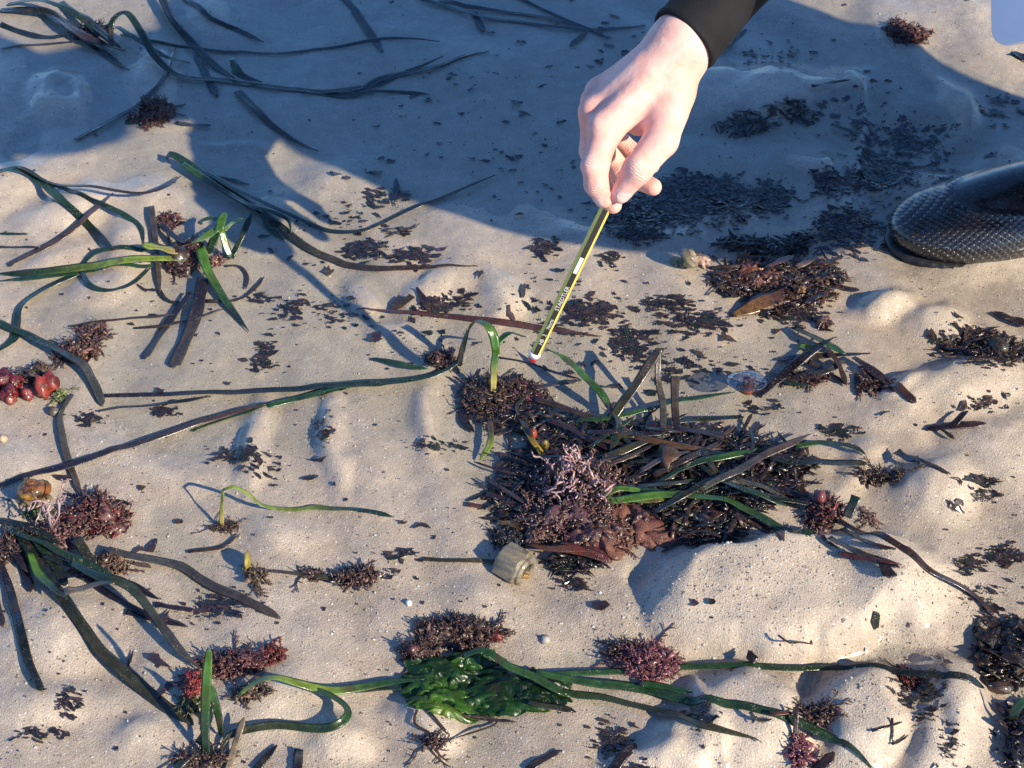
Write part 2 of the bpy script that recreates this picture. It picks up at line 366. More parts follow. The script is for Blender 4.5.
# ---------------------------------------------------------------- pencil
PIN = at_z(612, 195, .215); TIP = at_z(531.5, 361, .064)
DP = float((PIN-CAM)@FW)
PAX = nrm(PIN-TIP)
def pencil():
    base = TIP; L = .172
    ax = PAX; view = nrm(CAM-TIP); n = nrm(view-ax*(view@ax)); s = np.cross(ax, n)
    ang0 = R(9)                                    # the dark face with the lettering turns a little off the viewer
    rr = .0040
    root = empty('pencil', base); tag(root, 'yellow and black striped pencil with a red and white dipped end', 'pencil')
    def hexring(t, r): return [base+ax*t+(n*math.cos(ang0+R(30+60*k))+s*math.sin(ang0+R(30+60*k)))*r for k in range(6)]
    def pmat(nm, c, ro):
        m, nt, b = mat_new(nm); geo = nd(nt, 'ShaderNodeNewGeometry'); q = noise_n(nt, 700, 3, .6, geo.outputs['Position'])
        nt.links.new(mixc(nt, c, tuple(v*.7 for v in c), mapr(nt, q.outputs['Fac'], .55, .75)), b.inputs['Base Color']); b.inputs['Roughness'].default_value = ro
        b.inputs['Coat Weight'].default_value = .5; b.inputs['Coat Roughness'].default_value = .1; return m
    yel = pmat('pencil_yellow', (.88, .70, .12), .35); blk = pmat('pencil_black', (.035, .033, .03), .35)
    red = pmat('pencil_red', (.62, .03, .03), .3); wht = pmat('pencil_white', (.82, .80, .78), .35); wood = pmat('pencil_wood', (.55, .36, .2), .7); lead = pmat('pencil_lead', (.05, .05, .055), .4)
    V = hexring(.008, rr)+hexring(L-.022, rr); F = [(k, (k+1) % 6, 6+(k+1) % 6, 6+k) for k in range(6)]
    me = mesh('shaft', V, F, None, False); me.materials.append(yel); me.materials.append(blk)
    for k, p in enumerate(me.polygons): p.material_index = 0 if k % 2 == 0 else 1   # face 5 looks at the camera
    link('shaft', me, None, root)
    def lathe(name, prof, mat, m=18):
        V = []; 
        for (t, r) in prof: V += [base+ax*t+(n*math.cos(2*math.pi*k/m)+s*math.sin(2*math.pi*k/m))*r for k in range(m)]
        F = [(i*m+k, i*m+(k+1) % m, (i+1)*m+(k+1) % m, (i+1)*m+k) for i in range(len(prof)-1) for k in range(m)]
        F.append(tuple(range(m))[::-1]); F.append(tuple((len(prof)-1)*m+k for k in range(m)))
        return link(name, mesh(name, V, F), mat, root)
    lathe('dipped_end', [(0, .0016), (.0006, .0028), (.002, .0036), (.0042, .0041), (.0048, .0042)], red)
    lathe('white_ring', [(.0048, .0043), (.0092, .0043)], wht)
    lathe('sharpened_wood', [(L-.022, .0040), (L-.008, .0017)], wood); lathe('lead', [(L-.008, .0017), (L, .0003)], lead)
    # white lettering on the dark face
    fn = n*math.cos(ang0)+s*math.sin(ang0); fs = np.cross(ax, fn)
    def letters(txt, t0, size):
        c = bpy.data.curves.new('lettering', 'FONT'); c.body = txt; c.size = size; c.align_y = 'CENTER'; c.extrude = 0.00002; c.resolution_u = 2
        o = bpy.data.objects.new('lettering_curve', c); COL.objects.link(o)
        bpy.context.view_layer.update()
        me = bpy.data.meshes.new_from_object(o.evaluated_get(bpy.context.evaluated_depsgraph_get())); bpy.data.objects.remove(o)
        X = ax; Y = -fs if False else np.cross(fn, ax); org = base+ax*t0+fn*(rr*math.cos(R(30))+.00006)
        for v in me.vertices:
            q = org+X*v.co.x+Y*v.co.y+fn*v.co.z; v.co = q.tolist()
        link('lettering', me, wht, root)
    letters('HB', .020, .0042); letters('2', .0285, .0042); letters('Noris', .036, .0042); letters('STAEDTLER', .0545, .0046)
    bx = []
    for t in (.091, .106):
        for v in (-.0015, .0015): bx.append(base+ax*t+fs*v+fn*(rr*math.cos(R(30))+.00008))
    link('white_band', mesh('white_band', bx, [(0, 1, 3, 2)], None, False), wht, root)
    return root
pencil()

# ---------------------------------------------------------------- the person: pointing hand, arm, crouching body
def J(x, y, dz=0.0): return at_d(x, y, DP-dz)
def skin_material():
    m, nt, b = mat_new('skin'); geo = nd(nt, 'ShaderNodeNewGeometry'); at = nd(nt, 'ShaderNodeAttribute', attribute_name='Col')
    n1 = noise_n(nt, 75, 5, .6, geo.outputs['Position']); n2 = noise_n(nt, 1100, 2, .6, geo.outputs['Position'])
    c = mixc(nt, at.outputs['Color'], ramp(nt, n1.outputs['Fac'], [(.32, (.96, .76, .72)), (.66, (1.04, 1.03, 1.02))]), 1., 'MULTIPLY')
    nt.links.new(c, b.inputs['Base Color']); b.inputs['Roughness'].default_value = .6; b.inputs['Specular IOR Level'].default_value = .3
    b.inputs['Subsurface Weight'].default_value = .25; b.inputs['Subsurface Radius'].default_value = (.9, .35, .2); b.inputs['Subsurface Scale'].default_value = .004
    v = nd(nt, 'ShaderNodeTexVoronoi', feature='DISTANCE_TO_EDGE'); v.inputs['Scale'].default_value = 900; nt.links.new(geo.outputs['Position'], v.inputs['Vector'])
    wr = nd(nt, 'ShaderNodeAttribute', attribute_name='wrinkle'); wx = nd(nt, 'ShaderNodeSeparateXYZ'); nt.links.new(wr.outputs['Vector'], wx.inputs[0])
    nz = noise_n(nt, 260, 3, .6, geo.outputs['Position']); ph = nd(nt, 'ShaderNodeMath', operation='MULTIPLY_ADD'); ph.inputs[1].default_value = 14.; nt.links.new(nz.outputs['Fac'], ph.inputs[0]); nt.links.new(wx.outputs[0], ph.inputs[2])
    sn = nd(nt, 'ShaderNodeMath', operation='SINE'); nt.links.new(ph.outputs[0], sn.inputs[0]); mu = nd(nt, 'ShaderNodeMath', operation='MULTIPLY'); nt.links.new(sn.outputs[0], mu.inputs[0]); nt.links.new(wx.outputs[1], mu.inputs[1])
    n0 = bump(nt, mu.outputs[0], .0005, .45, bump(nt, n1.outputs['Fac'], .0022, .45))
    nt.links.new(bump(nt, v.outputs['Distance'], .0003, .5, n0), b.inputs['Normal'])
    return m
M_SKIN = skin_material()
WR = J(681, 44, .004)
ELB = WR + .25*nrm(np.array([.214, .295, .108]))
def chain(P, pts, k=.003):
    d = None
    for (a, ra), (b, rb) in zip(pts[:-1], pts[1:]):
        q = sd_cone(P, a, b, ra, rb); d = q if d is None else smin(d, q, k)
    return d
IDX = [(J(605,130,.008), .0112), (J(596,164,.013), .0093), (J(596,184,.010), .0083), (J(604,199,.002), .0066)]
MID = [(J(596,113,-.008), .0112), (J(592,150,-.022), .0090), (J(601,182,-.016), .0080), (J(613,205,-.008), .0064)]
RNG = [(J(597,102,-.026), .0105), (J(598,142,-.044), .0086), (J(622,172,-.040), .0078), (J(653,187,-.024), .0064)]
PNK = [(J(600,92,-.042), .0095), (J(606,126,-.060), .0076), (J(632,152,-.056), .0066), (J(652,166,-.044), .0056)]
THB = [(J(674,92,.004), .0150), (J(661,140,.014), .0122), (J(637,170,.017), .0104), (J(620,194,.006), .0070)]
def f_hand(P):
    palm = sd_cone(P, WR, IDX[0][0], .0195, .0118)
    palm = smin(palm, sd_cone(P, WR, MID[0][0], .0190, .0118), .008)
    palm = smin(palm, sd_cone(P, WR+.006*FW, RNG[0][0], .0180, .0110), .008)
    palm = smin(palm, sd_cone(P, WR+.010*FW, PNK[0][0], .0170, .0105), .008)
    palm = smin(palm, sd_cone(P, J(676,70,-.008), J(668,112,-.012), .0175, .0150), .012)
    palm = smin(palm, sd_cone(P, WR, ELB, .0195, .0190), .012)
    # web between thumb and forefinger, tendons, knuckles
    palm = smin(palm, sd_cone(P, J(664,118,.004), J(638,126,-.004), .0085, .0070), .010)
    d = palm
    for ch, kk in ((IDX, .006), (MID, .006), (RNG, .006), (PNK, .006), (THB, .010)):
        prox = sd_cone(P, ch[0][0], ch[1][0], ch[0][1], ch[1][1])
        d = np.minimum(d, smin(palm, prox, kk)); d = np.minimum(d, chain(P, ch))
    for (x, y, z, r) in ((601,127,.0155,.0068), (591,111,.0,.0070), (592,101,-.020,.0064)):
        d = smin(d, sd_ell(P, J(x, y, z), (r, r, r)), .006)
    d = smin(d, sd_cone(P, J(601,125,.0155), J(650,78,.0165), .0040, .0028), .010)
    d = smin(d, sd_cone(P, J(592,109,.001), J(640,66,.010), .0040, .0028), .010)
    d = smin(d, sd_ell(P, J(638,166,.0245), (.005, .005, .005)), .008)
    d = smin(d, sd_ell(P, J(591,166,.016), (.0062, .0062, .0062)), .006)
    return d
pts = np.array([q for ch in (IDX, MID, RNG, PNK, THB) for q, r in ch]+[WR, WR+.07*nrm(ELB-WR)])
hv, hf = surfnet(f_hand, pts.min(0)-.025, pts.max(0)+.025, .00115)
# cut at the forearm end so that it stays under the sleeve
hx, hy, hz_ = project(hv)
base_skin = np.array([.80, .55, .48]); red_skin = np.array([.76, .36, .30])
hc = np.tile(base_skin, (len(hv), 1))
for ch in (IDX, MID, RNG, PNK, THB):
    for i, (q, r) in enumerate(ch):
        w = np.exp(-(np.linalg.norm(hv-q, axis=1)/(r*1.6))**2)*(.55 if i in (0, 3) else .3)
        hc = hc*(1-w[:, None])+red_skin*w[:, None]
for q, ax_, r in ((J(616,190,.0125), nrm(CAM-PIN), .0050), (J(598,198,.0095), nrm(CAM-PIN), .0044)):
    w = sstep(r, r*.75, np.linalg.norm(hv-q, axis=1))[:, None]*.6; hc = hc*(1-w)+np.array([.82, .60, .54])*w

HIP = np.array([.825, -.005, .43]); CHEST = np.array([.65, -.085, .56]); NECK = np.array([.54, -.10, .68]); HEAD = np.array([.295, -.190, .640])
SHR = np.array([.52, .15, .62]); SHL = np.array([.64, -.19, .56])
ELL = np.array([.56, -.13, .39]); LHD = np.array([.435, .055, .375])
KNR = np.array([.51, .27, .46]); ANR = np.array([.575, .205, .12]); HPR = np.array([.82, .04, .37])
KNL = np.array([1.10, .06, .075]); ANL = np.array([1.38, .08, .06]); HPL = np.array([.84, .03, .37])
def f_core(P):                                     # head, neck, trunk
    d = sd_ell(P, HEAD, (.078, .076, .100)); fwd = nrm(np.array([-.62, .30, -.55])); upv = nrm(np.array([-.45, -.2, .62])); upv = nrm(upv-fwd*(upv@fwd)); sd = np.cross(fwd, upv)
    d = smin(d, sd_cone(P, HEAD+.03*fwd-.05*upv, HEAD+.06*fwd-.075*upv, .055, .035), .03)
    d = smin(d, sd_cone(P, HEAD+.085*fwd+.005*upv, HEAD+.105*fwd-.03*upv, .008, .013), .012)
    for s in (-1, 1):
        d = smin(d, sd_ell(P, HEAD+s*.086*sd-.008*upv, (.012, .018, .030)), .006)
        d = np.maximum(d, -sd_ell(P, HEAD+.092*fwd+s*.032*sd+.012*upv, (.012, .012, .010)))
        d = smin(d, sd_cone(P, HEAD+.078*fwd+s*.018*sd-.058*upv, HEAD+.082*fwd-.058*upv, .006, .007), .006)
    d = smin(d, sd_cone(P, HEAD-.03*fwd-.05*upv, CHEST+.4*(NECK-CHEST), .048, .07), .03)
    return smin(d, sd_cone(P, CHEST, HIP, .115, .125), .06)
bv, bf = surfnet(f_core, (.22, -.32, .22), (1.0, .2, .84), .008)
LF = [[LHD+np.array(a) for a in c] for c in (
    ((.012, -.03, .01), (-.040, -.012, .030), (-.066, -.004, .010), (-.066, .006, -.014)), ((.012, -.03, .0), (-.044, -.008, .010), (-.070, .0, -.010), (-.066, .010, -.032)),
    ((.012, -.03, -.01), (-.040, -.004, -.010), (-.062, .004, -.028), (-.056, .012, -.046)), ((.010, -.03, -.02), (-.032, .0, -.030), (-.050, .008, -.044), (-.046, .014, -.056)),
    ((.0, -.03, .02), (-.026, -.044, .034), (-.054, -.034, .030), (-.072, -.022, .018)))]
def f_lhand(P):
    palm = sd_cone(P, ELL, LHD+np.array([.03, -.03, 0]), .034, .022); palm = smin(palm, sd_ell(P, LHD+np.array([-.012, -.02, .002]), (.036, .016, .034)), .012)
    d = palm
    for c in LF:
        ch = [(c[0], .010), (c[1], .0088), (c[2], .008), (c[3], .0064)]
        d = np.minimum(d, smin(palm, sd_cone(P, c[0], c[1], .010, .0088), .006)); d = np.minimum(d, chain(P, ch))
    return d
lv, lf = surfnet(f_lhand, LHD-np.array([.10, .11, .09]), LHD+np.array([.09, .06, .08]), .0026)
person = empty('person', (.62, .12, 0)); tag(person, 'crouching person in a black wetsuit holding a striped pencil over the weed', 'person')
b = MB(); b.add(hv, hf, hc); b.add(bv, bf, base_skin); b.add(lv, lf, base_skin); body = b.build('body', M_SKIN, person)
wk = np.zeros((b.n, 3))
for ch in (IDX, MID, RNG, PNK, THB):
    for i in (1, 2):
        if ch is THB and i == 1: continue
        q, r = ch[i]; dr = nrm(ch[min(i+1, 3)][0]-ch[i-1][0]); d_ = (hv-q)@dr; m_ = np.exp(-(d_/.0042)**2)*(np.linalg.norm(hv-q, axis=1) < r*2.2)
        upd = m_ > wk[:len(hv), 1]; wk[:len(hv), 0][upd] = (d_*2*math.pi/.0019)[upd]; wk[:len(hv), 1][upd] = m_[upd]
# creases across the wrist and over the web of the thumb
d_ = (hv-WR)@nrm(ELB-WR); m_ = np.exp(-((d_+.012)/.006)**2)*.22; upd = m_ > wk[:len(hv), 1]; wk[:len(hv), 0][upd] = (d_*2*math.pi/.0045)[upd]; wk[:len(hv), 1][upd] = m_[upd]
a_ = body.data.attributes.new('wrinkle', 'FLOAT_VECTOR', 'POINT'); a_.data.foreach_set('vector', wk.ravel())
m_nail, nt, bb = mat_new('nail'); bb.inputs['Base Color'].default_value = (.80, .56, .50, 1); bb.inputs['Roughness'].default_value = .25
q = noise_n(nt, 300, 2, .5, nd(nt, 'ShaderNodeNewGeometry').outputs['Position']); nt.links.new(ramp(nt, q.outputs['Fac'], [(.3, (.76, .50, .45)), (.7, (.84, .62, .56))]), bb.inputs['Base Color'])
for ch, ofs in ((THB, nrm(np.array([.55, -.55, .62]))), (IDX, nrm(np.array([-.75, -.45, .35])))):
    tipq, dr = ch[3][0], nrm(ch[3][0]-ch[2][0]); nn = nrm(ofs-dr*(ofs@dr)); sd_ = np.cross(dr, nn); V = []; nu, nv = 9, 9; rt_ = ch[3][1]
    for i in range(nu):
        for j in range(nv):
            u = -1+2*i/(nu-1); w = -1+2*j/(nv-1); sq = math.sqrt(max(0, 1-.5*w*w)); sr = math.sqrt(max(0, 1-.5*u*u)); uu, vv = u*sq, w*sr
            r_ = rt_+(ch[2][1]-rt_)*max(0, (-uu*.0052+.0012)/.02)
            ang = vv*.85; V.append(tipq-dr*.0022+dr*uu*.0052+(nn*math.cos(ang)+sd_*math.sin(ang))*(r_+.0004-.0012*max(0, uu)**3))
    F = [(i*nv+j, (i+1)*nv+j, (i+1)*nv+j+1, i*nv+j+1) for i in range(nu-1) for j in range(nv-1)]
    link('nail', mesh('nail', V, F), m_nail, person)
def f_hair(P):
    d = sd_ell(P, HEAD+np.array([.022, -.008, .014]), (.086, .084, .102)); return np.maximum(d, -((P-HEAD-np.array([-.035, .015, -.03]))@nrm(np.array([.62, -.25, .62]))))
av, af = surfnet(f_hair, HEAD-.16, HEAD+.16, .007)
m_hair, nt, bb = mat_new('hair'); geo = nd(nt, 'ShaderNodeNewGeometry'); q = noise_n(nt, 260, 3, .6, geo.outputs['Position'])
nt.links.new(ramp(nt, q.outputs['Fac'], [(.3, (.03, .018, .01)), (.7, (.10, .06, .035))]), bb.inputs['Base Color']); bb.inputs['Roughness'].default_value = .45
b = MB(); b.add(av, af, (.06, .04, .02)); b.build('hair', m_hair, person)

def neoprene():
    m, nt, b = mat_new('neoprene'); geo = nd(nt, 'ShaderNodeNewGeometry'); n1 = noise_n(nt, 2500, 2, .6, geo.outputs['Position']); n2 = noise_n(nt, 40, 4, .6, geo.outputs['Position'])
    nt.links.new(ramp(nt, n2.outputs['Fac'], [(.3, (.010, .011, .013)), (.7, (.016, .017, .020))]), b.inputs['Base Color']); b.inputs['Roughness'].default_value = .7; b.inputs['Specular IOR Level'].default_value = .15
    b.inputs['Sheen Weight'].default_value = .02; b.inputs['Sheen Roughness'].default_value = .4
    nt.links.new(bump(nt, n1.outputs['Fac'], .0004, .5, bump(nt, n2.outputs['Fac'], .004, .35)), b.inputs['Normal']); return m
M_NEO = neoprene()
def f_suit(P):
    d = sd_cone(P, CHEST, HIP, .150, .165); d = smin(d, sd_cone(P, np.array([.61, -.105, .465]), np.array([.71, -.105, .445]), .130, .130), .03); d = smin(d, sd_cone(P, np.array([.885, .055, .47]), np.array([.76, .02, .62]), .14, .13), .08); d = smin(d, sd_cone(P, CHEST+.5*(NECK-CHEST), CHEST, .09, .14), .05)
    d = smin(d, sd_cone(P, SHR, SHL, .075, .075), .06)
    for s, e, r0, r1 in ((SHR, ELB, .062, .044), (SHL, ELL, .062, .044)): d = smin(d, sd_cone(P, s, e, r0, r1), .03)
    d = smin(d, sd_cone(P, ELB, ELB+.35*(WR-ELB), .044, .040), .02); d = smin(d, sd_cone(P, ELL, ELL+.6*(LHD-ELL), .044, .032), .02)
    for h, k, a in ((HPR, KNR, ANR), (HPL, KNL, ANL)):
        d = smin(d, sd_cone(P, h, k, .105, .068), .05); d = smin(d, sd_cone(P, k, k+.35*(a-k), .066, .060), .02); d = smin(d, sd_cone(P, k+.35*(a-k), a, .060, .046), .02)
    return d
sv, sf = surfnet(f_suit, (.18, -.34, .06), (1.5, .42, .86), .011)
b = MB(); b.add(sv, sf, (.04, .04, .04))
# the sleeve in view: a tube with a turned, slightly slack cuff
ax = nrm(ELB-WR); CUF = WR+ax*.003
vdir = nrm(CAM-CUF); sA = nrm(np.cross(ax, vdir)); sB = np.cross(sA, ax)
M_ = 48; rings = []
prof = [(0.012, -.0042), (0.0, -.0036), (-.0012, -.0010), (0.0, .0006), (.003, .0012), (.006, .0003), (.012, .0004), (.03, .0010), (.055, .0022), (.085, .0060), (.12, .012), (.17, .018)]
for (t, dr) in prof:
    rg = []
    for k in range(M_):
        a = 2*math.pi*k/M_
        wob = .0009*math.sin(2*a+1)+.0006*math.sin(3*a+t*60)
        r = .0252+dr+wob
        skew = .0045*math.cos(a+2.3)*max(0, 1-t/.05)
        rg.append(CUF+ax*(t+skew)+sA*r*math.cos(a)*1.0+sB*r*1.02*math.sin(a))
    rings.append(rg)
V = [p for r_ in rings for p in r_]; F = [(i*M_+k, i*M_+(k+1) % M_, (i+1)*M_+(k+1) % M_, (i+1)*M_+k) for i in range(len(prof)-1) for k in range(M_)]
b.add(V, F, (.04, .04, .04)); b.build('wetsuit', M_NEO, person)

# ---------------------------------------------------------------- boots
def rubber():
    m, nt, b = mat_new('boot_rubber'); tc = nd(nt, 'ShaderNodeTexCoord'); at = nd(nt, 'ShaderNodeAttribute', attribute_name='Col')
    sp = nd(nt, 'ShaderNodeSeparateColor'); nt.links.new(at.outputs['Color'], sp.inputs[0])
    uvw = nd(nt, 'ShaderNodeAttribute', attribute_name='foot')
    def wave(rot):
        mp = nd(nt, 'ShaderNodeMapping'); mp.inputs['Rotation'].default_value = (0, 0, rot); nt.links.new(uvw.outputs['Vector'], mp.inputs[0])
        w = nd(nt, 'ShaderNodeTexWave', wave_type='BANDS', bands_direction='X'); w.inputs['Scale'].default_value = 66; w.inputs['Distortion'].default_value = .6; w.inputs['Detail'].default_value = 1
        nt.links.new(mp.outputs[0], w.inputs[0]); return w.outputs['Fac']
    mu = nd(nt, 'ShaderNodeMath', operation='MULTIPLY'); nt.links.new(wave(R(52)), mu.inputs[0]); nt.links.new(wave(R(-52)), mu.inputs[1])
    mk = nd(nt, 'ShaderNodeMath', operation='MULTIPLY'); nt.links.new(mu.outputs[0], mk.inputs[0]); nt.links.new(sp.outputs[0], mk.inputs[1])
    geo = nd(nt, 'ShaderNodeNewGeometry'); n = noise_n(nt, 180, 4, .6, geo.outputs['Position']); drop = noise_n(nt, 420, 2, .5, geo.outputs['Position'])
    nt.links.new(ramp(nt, n.outputs['Fac'], [(.3, (.010, .010, .011)), (.75, (.024, .023, .024))]), b.inputs['Base Color'])
    nt.links.new(mapr(nt, n.outputs['Fac'], .3, .7, .18, .34), b.inputs['Roughness'])
    b.inputs['Coat Weight'].default_value = .8; b.inputs['Coat Roughness'].default_value = .15
    n0 = bump(nt, mapr(nt, drop.outputs['Fac'], .62, .72), .0007, .7, bump(nt, n.outputs['Fac'], .001, .35))
    nt.links.new(bump(nt, mk.outputs[0], .0030, 1., n0), b.inputs['Normal']); return m
M_RUB = rubber()
m_sole, nt, bb = mat_new('boot_sole'); bb.inputs['Base Color'].default_value = (.02, .02, .022, 1); bb.inputs['Roughness'].default_value = .4
q = noise_n(nt, 300, 3, .6, nd(nt, 'ShaderNodeNewGeometry').outputs['Position']); nt.links.new(bump(nt, q.outputs['Fac'], .001, .5), bb.inputs['Normal'])
def boot(toe, dirv, z0, side):
    du = nrm(np.array([dirv[0], dirv[1], 0.])); dv = np.array([-du[1], du[0], 0.])*side; dw = np.array([0, 0, 1.])
    org = np.array([toe[0], toe[1], z0]); Mx = np.stack([du, dv, dw])
    def loc(P): return (P-org)@Mx.T
    def foot(Q):
        d = sd_ell(Q, (.078, .002, .022), (.080, .050, .031)); d = smin(d, sd_ell(Q, (.16, .0, .034), (.10, .043, .044)), .03)
        d = smin(d, sd_ell(Q, (.238, 0, .036), (.050, .037, .048)), .03); d = smin(d, sd_cone(Q, (.195, 0, .062), (.228, 0, .10), .036, .044), .04)
        return smin(d, sd_cone(Q, (.222, 0, .07), (.235, 0, .20), .044, .050), .03)
    def f_up(P):
        Q = loc(P); d = np.maximum(foot(Q), -(Q[..., 2]-.008)); d = np.maximum(d, Q[..., 2]-.19)
        return d
    def f_sole(P):
        Q = loc(P); d = foot(np.stack([Q[..., 0], Q[..., 1], np.clip(Q[..., 2], .020, None)], -1))-.0008
        rub_ = .0010*np.sin(Q[..., 0]*700)*(Q[..., 2] > .004)
        return np.maximum(np.maximum(d+rub_, Q[..., 2]-.0095), -Q[..., 2])
    c = [org+du*u+dv*v+dw*w for u in (-.02, .31) for v in (-.07, .07) for w in (-.01, .22)]
    lo, hi = np.min(c, 0), np.max(c, 0)
    V, F = surfnet(f_up, lo, hi, .0028); Q = loc(V)
    # ribbed toe and side band below a curved seam, smooth above it
    seam = .050+.050*np.clip(Q[:, 0]-.02, 0, None)**.5*.25
    msk = sstep(.002, -.001, Q[:, 2]-seam+.0*Q[:, 0])*sstep(.175, .15, Q[:, 0])
    edge = np.exp(-((Q[:, 2]-seam+.0*Q[:, 0])/.0018)**2)*sstep(.03, .04, Q[:, 0])
    col = np.stack([msk, edge, msk*0], -1)
    nrml = Q-np.array([.12, 0, .03]); nrml[:, 0] *= .1; V = V+((nrm(nrml)@Mx)*(edge*.0012)[:, None])
    me = mesh('boot', V, F, col); a = me.attributes.new('foot', 'FLOAT_VECTOR', 'POINT'); a.data.foreach_set('vector', np.stack([Q[:, 0], Q[:, 1]*.6+Q[:, 2]*.9, Q[:, 2]*0], -1).ravel())
    o = link('boot', me, M_RUB, person)
    V, F = surfnet(f_sole, lo, hi, .003); Q = loc(V)
    me = mesh('sole', V, F); s = bpy.data.objects.new('sole', me); COL.objects.link(s); me.materials.append(m_sole); s.parent = o
    return o
TOE = at_z(890, 247, .0)
bo = boot(TOE, (.97, .17), -.004, 1); bo['label'] = 'wet black rubber boot with a cross-hatched toe'
boot((1.30, .08), (.97, .05), .0, -1)

# ---------------------------------------------------------------- writing slate held by the person
def slate():
    n = nrm(np.array([-.80, -.45, .40])); C0 = at_d(991, 49, 1.0)
    v = nrm(UP-n*(UP@n)); u = nrm(np.cross(v, n)); rad = .014
    if u@RT < 0: u = -u
    W_, H_, T_ = .15, .21, .004; out = []
    for cx, cy, a0 in ((rad, rad, 180), (W_-rad, rad, 270), (W_-rad, H_-rad, 0), (rad, H_-rad, 90)):
        for k in range(7):
            a = R(a0+90*k/6); out.append((cx+rad*math.cos(a), cy+rad*math.sin(a)))
    m_sl, nt, bb = mat_new('slate_plastic'); bb.inputs['Base Color'].default_value = (.80, .80, .79, 1); bb.inputs['Roughness'].default_value = .5
    q = noise_n(nt, 40, 3, .6, nd(nt, 'ShaderNodeNewGeometry').outputs['Position']); nt.links.new(ramp(nt, q.outputs['Fac'], [(.3, (.84, .85, .86)), (.7, (.90, .90, .90))]), bb.inputs['Base Color'])
    root = empty('writing_slate', C0+u*W_/2); tag(root, 'white plastic slate with rounded corners held beside the boot', 'slate')
    N_ = len(out); V = []
    for t, ins in ((0, .0008), (.0008, 0), (T_-.0008, 0), (T_, .0008)):
        for (a, c) in out:
            da = (a-W_/2); dc = (c-H_/2); V.append(C0+u*(a-ins*np.sign(da))+v*(c-ins*np.sign(dc))-n*t)
    F = [(i*N_+k, i*N_+(k+1) % N_, (i+1)*N_+(k+1) % N_, (i+1)*N_+k) for i in range(3) for k in range(N_)]+[tuple(range(N_))[::-1], tuple(3*N_+k for k in range(N_))]
    link('board', mesh('board', V, F, None, False), m_sl, root)
    # clip along the top edge
    g = MB(); x0 = W_*.3
    V = [C0+u*(x0+a)+v*(H_-.02+c)+n*t for t in (.0004, .007) for (a, c) in ((0, 0), (.06, 0), (.06, .026), (0, .026))]
    g.add(V, [(0, 1, 2, 3), (4, 5, 6, 7), (0, 1, 5, 4), (1, 2, 6, 5), (2, 3, 7, 6), (3, 0, 4, 7)], (.3, .3, .32)); g.build('clip', M_STONE, root, False)
slate()

